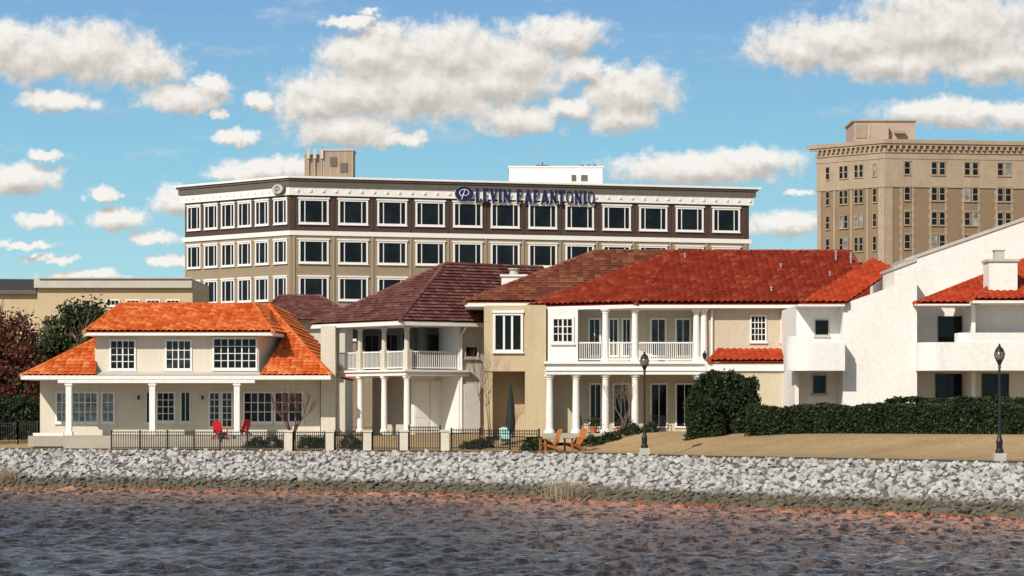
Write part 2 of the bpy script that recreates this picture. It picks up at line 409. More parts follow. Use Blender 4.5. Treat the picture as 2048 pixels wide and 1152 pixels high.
for t in cand:
    M=Matrix.Translation((t[1],t[2],t[3]))@Matrix.Rotation(t[6],4,'Z')@Matrix.Rotation(t[7],4,'X')@Matrix.Rotation(t[8],4,'Y')@Matrix.Scale(t[4]*1.3,4)
    if id(t) in ind:
        o=bpy.data.objects.new('boulder',rmesh[t[5]]); o.matrix_world=M; COL.objects.link(o)
        tag(o,'pale grey angular boulder in the shoreline rock bank','rock','riprap boulders along the shoreline')
    else:
        me=rmesh[t[5]]; rest.add([M@v.co for v in me.vertices],[tuple(p.vertices) for p in me.polygons])
o=rest.obj('riprap_rocks',recalc=False); struct(o,'bank of pale grey riprap rocks, dark and wet at the waterline','stuff'); o['category']='rocks'

# ------------------------------------------------ vegetation
def leafmesh(name,parent,pts,size,mat,rs=None):
    rs=rs or np.random.RandomState(1); N=len(pts)
    a=rs.normal(size=(N,3)); a/=np.linalg.norm(a,axis=1)[:,None]; b_=np.cross(a,rs.normal(size=(N,3))); b_/=np.linalg.norm(b_,axis=1)[:,None]
    s=size*rs.uniform(.6,1.3,(N,1)); a=a*s;b_=b_*s*.55
    V=np.stack([pts-a,pts+b_,pts+a,pts-b_],1).reshape(-1,3); F_=np.arange(N*4).reshape(-1,4)
    me=bpy.data.meshes.new(name); me.from_pydata(V.tolist(),[],F_.tolist()); me.materials.append(mat)
    o=bpy.data.objects.new(name,me); COL.objects.link(o)
    if parent: attach(o,parent)
    return o
def branch(bb,p,d,L,r,lev,rs,tips,spread=.6,up=.15):
    segs=3; q=Vector(p); dd=Vector(d).normalized()
    for i in range(segs):
        nd=(dd+Vector((rs.normal(0,.12),rs.normal(0,.12),rs.normal(0,.08)+up*.3))).normalized(); e=q+nd*(L/segs)
        bb.tube(q,e,r*(1-i*.2),r*(1-(i+1)*.2),5 if lev>1 else 3); q=e; dd=nd
        if lev>0 and i>0:
            for _ in range(2):
                ax=Vector(rs.normal(size=3)).normalized(); bd=(dd+ax*spread+Vector((0,0,up))).normalized()
                branch(bb,q,bd,L*rs.uniform(.55,.75),r*.5,lev-1,rs,tips,spread,up)
    tips.append(q)
def tree(name,label,cat,base_,H,crown,mat,bark,nclump=60,nl=70,ls=.16,seed=1,trunk=.3,lev=3):
    rs=np.random.RandomState(seed); t=thing(name,label,cat,base_); bb=B(bark); tips=[]
    b0=Vector(base_); h=H*.35; bb.tube(b0-Vector((0,0,.2)),b0+Vector((0,0,h)),trunk,trunk*.75,10)
    for k in range(5):
        a=k*1.26+rs.uniform(-.3,.3); branch(bb,b0+Vector((0,0,h*(.75+.06*k))),Vector((math.cos(a)*.7,math.sin(a)*.7,1)),H*.3,trunk*.5,lev-1,rs,tips)
    bb.obj('trunk',t)
    cx,cy,cz,rx,ry,rz=crown; pts=[]
    for k in range(nclump):
        v=rs.normal(size=3); v/=np.linalg.norm(v); v*=rs.uniform(.45,1.0)**.6
        c=np.array([cx+v[0]*rx,cy+v[1]*ry,cz+v[2]*rz]); cr=rs.uniform(.12,.26)*min(rx,rz)
        pts.append(c+rs.normal(size=(nl,3))*cr*np.array([1,1,.7]))
    leafmesh('crown',t,np.concatenate(pts),ls,mat,rs); return t
def bare(name,label,cat,base_,H,seed,mat,stems=4,lev=3,r=.06,spread=.5,lean=.35):
    rs=np.random.RandomState(seed); t=thing(name,label,cat,base_); bb=B(mat); tips=[]; b0=Vector(base_)
    bb2=B(mat)
    for k in range(stems):
        a=k*6.28/stems+rs.uniform(-.4,.4); e=b0+Vector((math.cos(a)*lean*.3*H*.4,math.sin(a)*lean*.3*H*.4,H*.3)); bb2.tube(b0-Vector((0,0,.1)),e,r,r*.8,7)
        branch(bb,e,Vector((math.cos(a)*lean,math.sin(a)*lean,1)),H*.38,r*.75,lev-1,rs,tips,spread,.25)
    bb2.obj('trunk',t); bb.obj('branches',t); return t,tips
def hedge(name,label,pts2,wd,h,seed,dens=330,mat=None,ls=.085,cat='hedge',lm=1.0,rnd=0):
    rs=np.random.RandomState(seed); x0,y0=pts2[0]; t=thing(name,label,cat,(x0,y0,gzf(x0,y0)))
    core=B(LEAFH); P_=[]
    for si,((ax,ay),(bx,by)) in enumerate(zip(pts2[:-1],pts2[1:])):
        L=math.hypot(bx-ax,by-ay); F=Frame((ax,ay),(bx-ax,by-ay)); z=min(gzf(ax,ay),gzf(bx,by))-.1; k_=.18+rnd*.25
        core.box(F,k_*.6,L-k_*.6,-wd/2+k_,wd/2-k_,z,z+h-k_)
        N=int(dens*(2*L*h+2*wd*h+L*wd))
        u=rs.uniform(0,L,N); n=rs.uniform(-wd/2,wd/2,N); zz=rs.uniform(0,h,N); pick=rs.rand(N)
        fr=pick<.42; n[fr]=wd/2; bk=(pick>=.42)&(pick<.52); n[bk]=-wd/2; tp=(pick>=.52)&(pick<.85); zz[tp]=h; e=(pick>=.85); u[e]=np.where(rs.rand(e.sum())<.5,0,L)
        if rnd:
            tt=np.clip((zz/h-.55)/.45,0,1)**2; u=L/2+(u-L/2)*(1-rnd*.38*tt); n=n*(1-rnd*.38*tt); zz=zz-rnd*.28*h*np.abs(2*(u-L/2)/L)**2.5*tt
        lump=lm*(.08*np.sin(u*2.3+zz*1.7+seed)+.06*np.sin(u*5.1-zz*4+n*3)+.04*np.sin(u*11+zz*9))
        n=n+np.sign(n)*lump+rs.normal(0,.06*lm,N); zz=zz+lump*(zz/h)+rs.normal(0,.05*lm,N); u=u+rs.normal(0,.05*lm,N)+lump*.8*np.sign(u-L/2)*(rnd>0)
        q=F.o; xx=q.x+F.d.x*u+F.n.x*n; yy_=q.y+F.d.y*u+F.n.y*n
        P_.append(np.stack([xx,yy_,z+np.maximum(zz,0)],1))
    core.obj('inner_mass',t); leafmesh('foliage',t,np.concatenate(P_),ls,mat or LEAFH,rs); return t
def bush(label,x,y,r,h,seed,mat=None,n=1500,ls=.07,cat='bush'):
    rs=np.random.RandomState(seed); z=gzf(x,y); t=thing('bush',label,cat,(x,y,z)); v=rs.normal(size=(n,3)); v/=np.linalg.norm(v,axis=1)[:,None]; v*=rs.uniform(.7,1.05,(n,1))
    v[:,2]=abs(v[:,2]); lum=1+.15*np.sin(v[:,:1]*5+seed)+.12*np.sin(v[:,1:2]*6+v[:,2:]*5)
    pts=v*lum*np.array([r,r,h])+np.array([x,y,z]); bb=B(BARK)
    for k in range(6):
        a=k*1.05; bb.tube((x,y,z-.05),(x+r*.6*math.cos(a),y+r*.6*math.sin(a),z+h*.7),.03,.01,5)
    bb.obj('stems',t); leafmesh('foliage',t,pts,ls,mat or LEAFH,rs); return t

# ------------------------------------------------ office building
CO=(X(580,245),245.0); RE=(X(1498,257.4),257.4); LE=(X(370,255),255.0)
BK=(RE[0]+LE[0]-CO[0],RE[1]+LE[1]-CO[1])
foot=[CO,RE,BK,LE]; OB=thing('office_building','five storey taupe brick office with white cornice and name sign','office building',(CO[0],CO[1],3))
FF=Frame(CO,(RE[0]-CO[0],RE[1]-CO[1])); FLn=math.hypot(RE[0]-CO[0],RE[1]-CO[1])
LF=Frame(LE,(CO[0]-LE[0],CO[1]-LE[1])); LLn=math.hypot(CO[0]-LE[0],CO[1]-LE[1])
zc=lambda py:Z(py,245)
b=B(LTAN,LBRN,LPIL); b.prism(foot,2.8,zc(462),0); b.prism(foot,zc(462)+.002,zc(386),1)
fx=[627,706,784,860,935,1010,1085,1159,1233,1306,1379,1452]; lx=[389,423,457,490.5,525,562]
for i in range(len(fx)+1):
    a=fx[i]-39 if i<len(fx) else fx[-1]+39
    u=min(max(FF.U(a),.3),FLn-.3)
    b.box(FF,u-.09,u+.09,-.1,.09,3,zc(471),2); b.box(FF,u-.09,u+.09,-.1,.06,zc(458),zc(392),1)
b.obj('wall',OB)
b=B(WHITE,LGRY)
b.prism(offpoly(foot,.13),zc(470),zc(461),0)
b.prism(offpoly(foot,.22),zc(390),zc(373),0)
b.prism(offpoly(foot,.34),zc(373)+.002,zc(361),1); b.prism(offpoly(foot,.45),zc(361)+.002,zc(356.5),1)
b.prism(offpoly(foot,.6),zc(356.5)+.002,zc(352.5),0)
u=.6
while u<FLn: b.box(FF,u,u+.22,.2,.32,zc(383),zc(378),0); u+=1.25
u=.4
while u<LLn: b.box(LF,u,u+.16,.2,.32,zc(383),zc(378),0); u+=1.0
b.obj('cornice',OB)
rows=[(397,447),(479,526),(553,600),(633,680)]
for (t0,t1) in rows:
    for c in fx:
        w=30-(c-627)/825*2.6; u0=FF.U(c-w);u1=FF.U(c+w)
        window(OB,FF,u0,u1,zc(t1),zc(t0),nx=1,ny=1,fw=.17,capm=.1,pr=.12,bars=(.17,.83),mw=.085)
    for c in lx:
        u0=LF.U(c-13.5);u1=LF.U(c+13.5)
        window(OB,LF,u0,u1,zc(t1),zc(t0),nx=1,ny=1,fw=.15,mw=.1,capm=.06,pr=.12,bars=(.25,.75))
b=B(UNIT,METAL,LGRY,CONC)
Fu=Frame((X(661,253),253.0),(1,0)); z0=zc(356);z1=Z(305,253)
b.box(Fu,-2.45,-.6,-1.6,1.6,z0,z1-.35); b.box(Fu,-.598,2.35,-1.7,1.75,z0,z1)
b.box(Fu,-.7,2.45,-1.8,1.85,z1+.002,z1+.14,3)
b.box(Fu,.1,.75,1.75,1.85,Z(336,253),Z(318,253),2);b.box(Fu,1.1,1.8,1.75,1.85,Z(348,253),Z(330,253),2)
for k in range(5): b.box(Fu,-.55+k*.7,-.49+k*.7,1.75,1.8,z0,z1-.05,3)
b.obj('stair_tower',OB)
for i,px in enumerate((617,630,644)):
    b=B(METAL,CONC)
    x=X(px,251.2); b.tube((x,251.2,z0+1),(x,251.2,Z(294,251)),.06,.06,6); b.box(Frame((x,251.1),(1,0)),-.14,.14,0,.12,Z(317,251),Z(295+i*2,251),1); b.tube((x,251.2,Z(330,251)),(x+.3,252.2,Z(330,251)),.05,.05,5)
    b.obj('antenna',OB)
b=B(STUC,LGRY); F=FD(262); b.box(F,F.U(1018),F.U(1205),-6,0,zc(357),Z(335,262)); b.box(F,F.U(1016),F.U(1207),-6.1,.1,Z(335,262)+.001,Z(332,262))
for a,c in ((1143,1152),(1162,1175)): b.box(F,F.U(a),F.U(c),0,.08,Z(362,262),Z(350,262),1)
for a in (1165,1178,1190): b.tube((X(a,262),263,Z(333,262)),(X(a,262),263,Z(328,262)),.12,.2,6,1)
b.tube((X(1085,262),263,Z(333,262)),(X(1085,262),263,Z(322,262)),.06,.06,6,1); b.box(F,F.U(1072),F.U(1098),-1,-.8,Z(330,262),Z(328,262),1)
b.obj('roof_penthouse',OB)
def letters():
    L={}
    W=.17
    def st(x0,y0,x1,y1,w): return ('s',x0,y0,x1,y1,w)
    def sf(x,y,w=.32): return ('s',x-w/2,y,x+w/2,y,.09)
    def arc(cx,cy,rx,ry,a0,a1,w): return ('a',cx,cy,rx,ry,a0,a1,w)
    L['L']=(.74,[st(.2,.04,.2,.96,W),sf(.2,.955),st(.05,.045,.66,.045,.1),st(.64,.0,.64,.28,.09)])
    L['E']=(.76,[st(.2,.04,.2,.96,W),st(.05,.045,.66,.045,.1),st(.05,.955,.66,.955,.1),st(.25,.51,.54,.51,.09),st(.65,.0,.65,.24,.08),st(.63,.78,.63,1,.08)])
    L['V']=(.88,[st(.14,.97,.44,.02,W),st(.74,.97,.47,.02,.1),sf(.14,.955,.34),sf(.74,.955,.28)])
    L['I']=(.42,[st(.21,.04,.21,.96,W),sf(.21,.955,.36),sf(.21,.045,.36)])
    L['N']=(.94,[st(.17,.04,.17,.96,.1),st(.17,.95,.76,.05,W),st(.77,.04,.77,.96,.1),sf(.14,.955,.26),sf(.17,.045,.28),sf(.77,.955,.28)])
    L['P']=(.80,[st(.2,.04,.2,.96,W),sf(.2,.045,.28),st(.06,.955,.42,.955,.09),st(.24,.50,.42,.50,.09),arc(.42,.73,.27,.225,-90,90,.13)])
    L['A']=(.98,[st(.17,.04,.46,.97,.1),st(.51,.97,.82,.03,W),st(.32,.29,.66,.29,.08),sf(.17,.045,.24),sf(.82,.045,.26)])
    L['T']=(.78,[st(.39,.04,.39,.96,W),sf(.39,.045,.36),st(.05,.955,.73,.955,.1),st(.08,.74,.08,1,.08),st(.70,.74,.70,1,.08)])
    L['O']=(.94,[arc(.47,.5,.34,.43,0,360,.16)])
    return L
LET=letters()
def drawtext(bb,txt,F,u0,z0,h,width,n0,n1,grow,mi):
    tot=sum((LET[c][0] if c!=' ' else .45)+.13 for c in txt); sx_=width/tot; u=u0; e=0
    for c in txt:
        if c==' ': u+=.58*sx_; continue
        for g in LET[c][1]:
            e+=1; off=(e%7)*.004
            if g[0]=='s':
                _,a,b_,c_,d_,w=g; p=Vector((a*sx_,b_*h));q=Vector((c_*sx_,d_*h)); d=(q-p).normalized(); s=Vector((-d.y,d.x))*(w*h/2+grow); p-=d*grow; q+=d*grow
                pr=[p-s,q-s,q+s,p+s]; bb.vprism(F,[(u+t.x,z0+t.y) for t in pr],n0,n1+off,mi)
            else:
                _,cx,cy,rx,ry,a0,a1,w=g; K=16 if a1-a0>200 else 8
                for i in range(K):
                    t0=R(a0+(a1-a0)*i/K);t1=R(a0+(a1-a0)*(i+1)/K); wd=w/2+grow/h
                    pr=[((cx+(rx-wd)*math.cos(t))*sx_,(cy+(ry-wd*.6)*math.sin(t))*h) for t in (t0,t1)]+[((cx+(rx+wd)*math.cos(t))*sx_,(cy+(ry+wd*.6)*math.sin(t))*h) for t in (t1,t0)]
                    bb.vprism(F,[(u+x_,z0+y_) for x_,y_ in pr],n0,n1+off,mi)
        u+=(LET[c][0]+.13)*sx_
us=FF.U(951,.4); ue=FF.U(1192,.4); zs=Z(405,FF.dep(us)); hs=Z(377,FF.dep(us))-zs
b=B(NAVY); drawtext(b,'LEVIN PAPANTONIO',FF,us,zs,hs,ue-us,.30,.42,.0,0); b.obj('sign_lettering',OB)
b=B(WHITE); drawtext(b,'LEVIN PAPANTONIO',FF,us-.035,zs+.03,hs,ue-us,.25,.27,.012,0); b.obj('sign_letter_outline',OB)
def ell(bb,F,uc,zc_,ru,rz,n0,n1,mi,K=40):
    bb.vprism(F,[(uc+ru*math.cos(2*math.pi*i/K),zc_+rz*math.sin(2*math.pi*i/K)) for i in range(K)],n0,n1,mi)
def script_p(bb,F,uc,zc_,s,n0,mi,w=.032):
    pts=[(-.26,-.5),(-.12,-.12),(.02,.3),(.06,.44)]
    for i in range(3):
        (a,b_),(c,d)=pts[i],pts[i+1]; bb.vprism(F,[(uc+(a-w)*s,zc_+b_*s),(uc+(a+w)*s,zc_+b_*s),(uc+(c+w)*s,zc_+d*s),(uc+(c-w)*s,zc_+d*s)],n0,n0+.05+.003*i,mi)
    for i in range(18):
        t0=R(-150+i*22);t1=R(-150+(i+1)*22); g0=.20+.010*i; g1=.20+.010*(i+1); ww=.045
        bb.vprism(F,[(uc+(.04+(g0)*1.35*math.cos(t0))*s,zc_+(.12+g0*math.sin(t0))*s),(uc+(.04+g1*1.35*math.cos(t1))*s,zc_+(.12+g1*math.sin(t1))*s),(uc+(.04+(g1+ww)*1.35*math.cos(t1))*s,zc_+(.12+(g1+ww)*math.sin(t1))*s),(uc+(.04+(g0+ww)*1.35*math.cos(t0))*s,zc_+(.12+(g0+ww)*math.sin(t0))*s)],n0,n0+.065+.003*(i%2),mi)
ul=FF.U(928,.4); zl=Z(388,FF.dep(ul)); b=B(NAVY,WHITE)
ell(b,FF,ul,zl,.96,.78,.28,.34,1); ell(b,FF,ul,zl,.91,.73,.342,.5,0); script_p(b,FF,ul,zl-.05,1.05,.5,1); b.obj('sign_emblem',OB)
um=LF.U(559,.3); zm=Z(379,LF.dep(um)); b=B(WHITE,LGRY,CONC)
ell(b,LF,um,zm,.85,.54,.3,.5,1); ell(b,LF,um,zm,.74,.46,.502,.6,2); script_p(b,LF,um,zm-.04,.7,.6,1,.03); b.obj('sign_medallion',OB)

# ------------------------------------------------ tower
TC=(X(1770,330),330.0);TL=(X(1635,337),337.0);TR=(X(2130,333.5),333.5); TB=(TR[0]+TL[0]-TC[0],TR[1]+TL[1]-TC[1])
ft=[TC,TR,TB,TL]; TW=thing('masonry_tower','tall tan brick tower with bracketed stone cornice','tower block',(TC[0],TC[1],3))
TF=Frame(TC,(TR[0]-TC[0],TR[1]-TC[1]));TFL=math.hypot(TR[0]-TC[0],TR[1]-TC[1]);TS=Frame(TL,(TC[0]-TL[0],TC[1]-TL[1]));TSL=math.hypot(TC[0]-TL[0],TC[1]-TL[1])
tz=lambda py:Z(py,330)
b=B(TBRK,TSTN); b.prism(ft,2.8,tz(371),0); b.prism(offpoly(ft,.05),tz(371)+.002,tz(303),1); b.prism(offpoly(ft,.15),tz(374),tz(370),1); b.prism(offpoly(ft,.12),tz(317),tz(315),1)
b.box(TF,0,1.0,-.3,.1,3,tz(375),1); b.box(TS,TSL-1.0,TSL-.02,-.3,.08,3,tz(375),1); b.box(TS,0,.6,-.3,.08,3,tz(375),1)
tfx=[1814,1876,1942,2008,2075]
for c in tfx:
    w=13 if c==1814 else 17
    b.box(TF,TF.U(c-w),TF.U(c-w+3.5),-.1,.09,3,tz(374.5),1);b.box(TF,TF.U(c+w-3.5),TF.U(c+w),-.1,.09,3,tz(374.5),1)
    for k in range(18):
        zq_=tz(378)-k*.9*1.2
        b.box(TF,TF.U(c-w-2),TF.U(c-w)-.002,-.1,.06,zq_-.5,zq_,1); b.box(TF,TF.U(c+w)+.002,TF.U(c+w+2),-.1,.06,zq_-.5,zq_,1)
for c in (1669,1703,1735):
    u_=TS.U(c); b.box(TS,u_-.12,u_+.12,-.1,.08,3,tz(375),1)
b.obj('wall',TW)
b=B(TSTN); b.prism(offpoly(ft,.18),tz(305),tz(301),0); b.prism(offpoly(ft,.45),tz(291),tz(287),0); b.prism(offpoly(ft,.62),tz(287)+.002,tz(279),0); b.prism(offpoly(ft,.06),tz(301)+.002,tz(291)-.002)
u=.2
while u<TFL: b.box(TF,u,u+.3,.05,.5,tz(299),tz(291)-.004,0); u+=.8
u=.2
while u<TSL: b.box(TS,u,u+.3,.05,.5,tz(299),tz(291)-.004,0); u+=.75
b.obj('cornice',TW)
trow=[(322,349),(372,401),(422,450),(468,498),(518,546)]
for i,(t0,t1) in enumerate(trow):
    for c in tfx:
        if c==1814:
            window(TW,TF,TF.U(c-6.5),TF.U(c+6.5),tz(t1),tz(t0),nx=1,ny=2,n=.07,fw=.1,mw=.08,fmat=TSTN,capm=.1,glass=GL)
        else:
            for s in (-8,8): window(TW,TF,TF.U(c+s-6.4),TF.U(c+s+6.4),tz(t1),tz(t0),nx=1,ny=2,n=.07,fw=.1,mw=.08,fmat=TSTN,capm=.03,glass=GLC if (i*5+c+s)%7==0 else GL)
    for c in (1656,1683,1692.5,1713,1723,1750):
        window(TW,TS,TS.U(c-4),TS.U(c+4),tz(t1+1)-.1,tz(t0+3),nx=1,ny=2,n=.06,fw=.07,mw=.08,fmat=TSTN,glass=GLC if (i+int(c))%5==0 else GL)
b=B(PENT,TSTN); F=FD(336); b.box(F,F.U(1708),F.U(1830),-8,0,tz(284),Z(243,336)); b.box(F,F.U(1705),F.U(1833),-8.2,.2,Z(243,336)+.002,Z(240,336),1)
b.box(F,F.U(1740),F.U(1775),0,1,tz(284),Z(252,336)); b.box(F,F.U(1788),F.U(1808),.0,.9,Z(268,336),Z(262,336),1); b.box(F,F.U(1712),F.U(1733),0,.1,Z(276,336),Z(250,336),1); b.obj('roof_penthouse',TW)

# ------------------------------------------------ low building far left
LB=thing('low_commercial_building','low tan commercial building with pale flat parapet','building',(X(200,225),225,2.8)); F=FD(225)
b=B(TAN,CONC,LGRY,DGRY); b.box(F,F.U(75),F.U(385),-12,0,2.7,Z(576,225)); b.box(F,F.U(70),F.U(385),-12,.5,Z(576,225)+.002,Z(558,225),1)
b.box(F,F.U(-60),F.U(74),-12,-.5,2.7,Z(588,225)); b.box(F,F.U(-60),F.U(73),-12,0,Z(588,225)+.002,Z(580,225),2)
b.vprism(F,[(F.U(-60),Z(580,225)+.003),(F.U(78),Z(580,225)+.003),(F.U(66),Z(558,225)),(F.U(-60),Z(557,225))],-9,-.3,3)
b.box(F,F.U(80),F.U(385),.5,.7,Z(558,225)+.002,Z(555.5,225),1)
b.obj('wall',LB)
for k in range(4): win(LB,F,212+k*40,240+k*40,599,612,nx=3)
b=B(METAL)
for a in (175,188,200): b.tube((X(a,226),226,Z(560,225)),(X(a,226),226,Z(556,225)),.25,.4,7)
b.box(F,F.U(170),F.U(205),-2,-1.2,Z(562,225),Z(558,225)); b.obj('roof_vent',LB)

# ------------------------------------------------ house 1
H1=thing('orange_roof_house','cream two storey house with orange clay tile roof and porch','house',(X(350,150),150,2.8))
F=FD(150); zf=2.82
b=B(CREAM); b.box(F,F.U(80),F.U(640),-11,0,2.4,Z(752,150))
p=[(X(190,148.5),148.5),(X(518,148.5),148.5),(X(570,153),153),(X(570,153),158),(X(190,148.5),158)]
b.prism(p,Z(752,150)-.3,Z(664,148.5)+.15); b.box(F,F.U(643),F.U(672),-3,.6,2.4,Z(652,150)); b.obj('wall',H1)
zE=Z(752,147)
r=B(ORANGE)
A=P(42,752,147);Bq=Vector((X(192,147),147,zE));C=P(192,678,151)
roof_face(r,[A,Bq,C]); roof_face(r,[Vector((A.x,158,zE)),A,C,Vector((C.x,158,C.z))]); cap(r,A,C)
A2=Vector((X(520,147),147,zE));B2=Vector((X(661,147),147,zE));z2=Z(668,152); C2=Vector((X(588,152),152,z2));D2=Vector((X(572,152),152,z2))
roof_face(r,[A2,B2,C2,D2])
zr=Z(608,154)
dirx=C2-B2
R1=B2+dirx*((zr-B2.z)/dirx.z); R2=Vector((R1.x,170,zr)); E2=Vector((B2.x,170,zE))
roof_face(r,[B2,E2,R2,R1]); roof_face(r,[Vector((D2.x-.1,D2.y,z2)),C2,R1]); cap(r,B2,R1); cap(r,R1,R2)
zu=Z(664,147.6); a=Vector((X(168,147.6),147.6,zu));b_=Vector((X(546,147.6),147.6,zu));c=Vector((X(508,154),154,Z(608,154)));d=Vector((X(242,154),154,c.z))
roof_face(r,[a,b_,c,d]); cap(r,a,d);cap(r,b_,c);cap(r,d,Vector((R1.x,R1.y,c.z)))
e=Vector((X(578,153.2),153.2,zu)); roof_face(r,[b_,e,Vector((R1.x,R1.y+.2,c.z)),c])
roof_face(r,[Vector((a.x,160.4,zu)),a,d])
r.obj('roof',H1,recalc=False)
w=B(WHITE)
w.box(FD(147),A.x+.05,B2.x-.05,-12.5,-.02,zE-.22,zE-.03)
w.box(FD(147),A.x,B2.x,-.02,.06,zE-.2,zE+.03); w.obj('eave_trim',H1)
w=B(WHITE); w.prism([(a.x+.03,147.63),(b_.x-.02,147.63),(e.x-.02,153.2),(e.x-.02,158),(a.x+.03,158)],zu-.2,zu-.02); w.obj('eave_trim',H1)
w=B(WHITE); w.box(F,F.U(134),F.U(520),2.7,3.05,Z(766,147),zE-.222); w.obj('porch_beam',H1)
b=B(PALE); vs=[P(192,750,147.02),P(520,750,147.02),P(520,743,148.5),P(192,743,148.5)]; b.add(vs,[(0,1,2,3)]); b.obj('porch_roof',H1)
for px in (138,305,474): column(H1,X(px,147.2),147.2,zf,Z(766,147.2),.165,square=True)
F1=Frame((0,148.5),(1,0))
win(H1,F1,219,272,679,740,nx=4,ny=4,cols=2); win(H1,F1,330,384,679,740,nx=4,ny=3,cols=2,glass=GLD); win(H1,F1,425,515,675,739,nx=6,ny=4,cols=2)
win(H1,F,111,137,783,846,nx=2,ny=3,glass=GLC);win(H1,F,143,197,783,846,nx=4,ny=3,cols=2,glass=GLC);win(H1,F,202,230,783,846,nx=2,ny=3,glass=GLC)
win(H1,F,292,301,783,846,nx=1,ny=1,fw=.05);win(H1,F,312,351,783,844,nx=3,ny=4);win(H1,F,361,381,783,844,nx=2,ny=1,fw=.06)
win(H1,F,417,441,783,856,nx=2,ny=5,name='door',glass=GLD,sill=False);win(H1,F,442,466,783,856,nx=2,ny=5,name='door',glass=GLD,sill=False)
win(H1,F,486,546,783,846,nx=4,ny=3,cols=2);win(H1,F,548,607,783,846,nx=4,ny=3,cols=2)
for px in (277,405,470):
    b=B(BLACK,GLC); x=X(px,149.8); b.box(Frame((x,149.9),(1,0)),-.06,.06,0,.12,4.9,5.15); b.obj('wall_light',H1)
b=B(FLAG); b.box(FD(147),X(56,146),X(645,146),-4,1.0,2.2,zf-.02); b.box(FD(147),X(130,146),X(560,146),1.0,1.5,2.1,zf-.2); b.box(FD(147),X(135,146),X(560,146),1.5,2.0,2.05,zf-.38);b.obj('porch_deck',H1)
b=B(STUC); b.box(FD(145.5),X(50,145),X(112,145),-2.2,-1.9,2.1,Z(870,145)+.1); tag(b.obj('garden_wall'),'low white garden wall beside the porch steps','wall')

# ------------------------------------------------ cottage behind
HB=thing('maroon_roof_cottage','distant house with dull maroon tile hip roof','house',(X(600,185),185,2.8))
b=B(PALE); b.box(FD(185),X(540,185),X(690,185),-9,0,2.7,Z(640,185)); b.obj('wall',HB)
r=B(MART); a=P(505,640,184);b_=P(720,640,184);c=P(640,592,190);d=P(560,592,190); roof_face(r,[a,b_,c,d],amp=0,seg=1); roof_face(r,[b_,Vector((b_.x,197,b_.z)),c],amp=0,seg=1); roof_face(r,[Vector((a.x,197,a.z)),a,d],amp=0,seg=1); cap(r,c,d);cap(r,a,d);cap(r,b_,c); r.obj('roof',HB,recalc=False)

# ------------------------------------------------ house 2 (corner loggia)
H2=thing('maroon_roof_house','corner house with maroon tile roof and white columned balcony','house',(X(815,148),148,3))
Ec=P(800,641,145); Lc=Vector((X(620,151.4),151.4,Ec.z)); dr=Vector((.84,.54,0)).normalized(); Ap=P(890,528,153)
Rc=Ec+dr*9; Rr=Ap+dr*7; dl=(Lc-Ec).normalized()
r=B(MART); roof_face(r,[Ec,Rc,Rr,Ap],amp=.015,seg=2,step=.09,row=.36); roof_face(r,[Lc,Ec,Ap],amp=.015,seg=2,step=.09,row=.36)
roof_face(r,[Lc,Lc+dr*9,Rr,Ap],amp=0,seg=1); cap(r,Ec,Ap);cap(r,Ap,Rr);cap(r,Lc,Ap); r.obj('roof',H2,recalc=False)
Cp=Vector((X(813,146.3),146.3)); FLf=Frame((Cp.x+dl.x*7,Cp.y+dl.y*7),(-dl.x,-dl.y)); FRt=Frame(Cp,(dr.x,dr.y))
zb=Z(739,146.3); zbl=Z(751,146.3); zg=2.95; zcl=Ec.z-.25
w=B(WHITE)
q=[(Ec.x,Ec.y),(Rc.x,Rc.y),(Rc.x+dl.x*7,Rc.y+dl.y*7),(Lc.x,Lc.y)]
w.prism(offpoly(q,-.03),zcl,Ec.z-.02); w.obj('eave_trim',H2)
q2=[(Cp.x,Cp.y),(Cp.x+dr.x*3.9,Cp.y+dr.y*3.9),(Cp.x+dr.x*3.9+dl.x*7,Cp.y+dr.y*3.9+dl.y*7),(Cp.x+dl.x*7,Cp.y+dl.y*7)]
w=B(WHITE); w.prism(offpoly(q2,.2),zbl,zb-.12); w.prism(offpoly(q2,.32),zb-.118,zb); w.obj('balcony_floor',H2)
for i,px in enumerate((672,719,767)):
    u=FLf.U(px); x,y,_=FLf.pt(u,-.05,0); column(H2,x,y,zg,zbl,.18); column(H2,x,y,zb,zcl,.16,mat=PALE)
x,y=Cp; column(H2,x+.02,y+.12,zg,zbl,.19); column(H2,x+.02,y+.12,zb,zcl,.17,mat=PALE)
us_=[FLf.U(p) for p in (678,713,725,761,773,806)]
for i in range(0,6,2): railing(H2,FLf,us_[i],us_[i+1],zb,zb+1.08,-.05)
railing(H2,FRt,.3,FRt.U(914),zb,zb+1.08,-.05)
for px in (719,767,813):
    u=FLf.U(px); b=B(CREAM); b.box(FLf,u-.2,u+.2,-.26,.1,zb+.001,zb+1.15); b.obj('balcony_pier',H2)
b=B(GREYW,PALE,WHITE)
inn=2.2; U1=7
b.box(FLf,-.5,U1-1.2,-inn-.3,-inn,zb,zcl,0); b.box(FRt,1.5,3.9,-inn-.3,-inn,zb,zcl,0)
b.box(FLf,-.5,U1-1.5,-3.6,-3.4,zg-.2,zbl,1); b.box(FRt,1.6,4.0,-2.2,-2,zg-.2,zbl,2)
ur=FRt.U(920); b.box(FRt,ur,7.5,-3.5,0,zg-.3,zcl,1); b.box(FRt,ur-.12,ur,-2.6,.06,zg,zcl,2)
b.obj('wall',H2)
F2=FRt
for k,(a,c) in enumerate(((1.65,2.7),(2.75,3.8))):
    d_=B(WHITE); d_.box(F2,a,c,-2,-1.92,zg+.02,zbl-.3)
    for j in range(4): d_.box(F2,a+.1,c-.1,-1.92,-1.90,zg+.15+j*.75,zg+.8+j*.75)
    d_.obj('garage_door',H2)
for k in range(3): window(H2,FLf,.3+k*1.8,1.8+k*1.8,zb+.1,zcl-.3,nx=2,ny=1,n=-inn,fmat=GREYW)
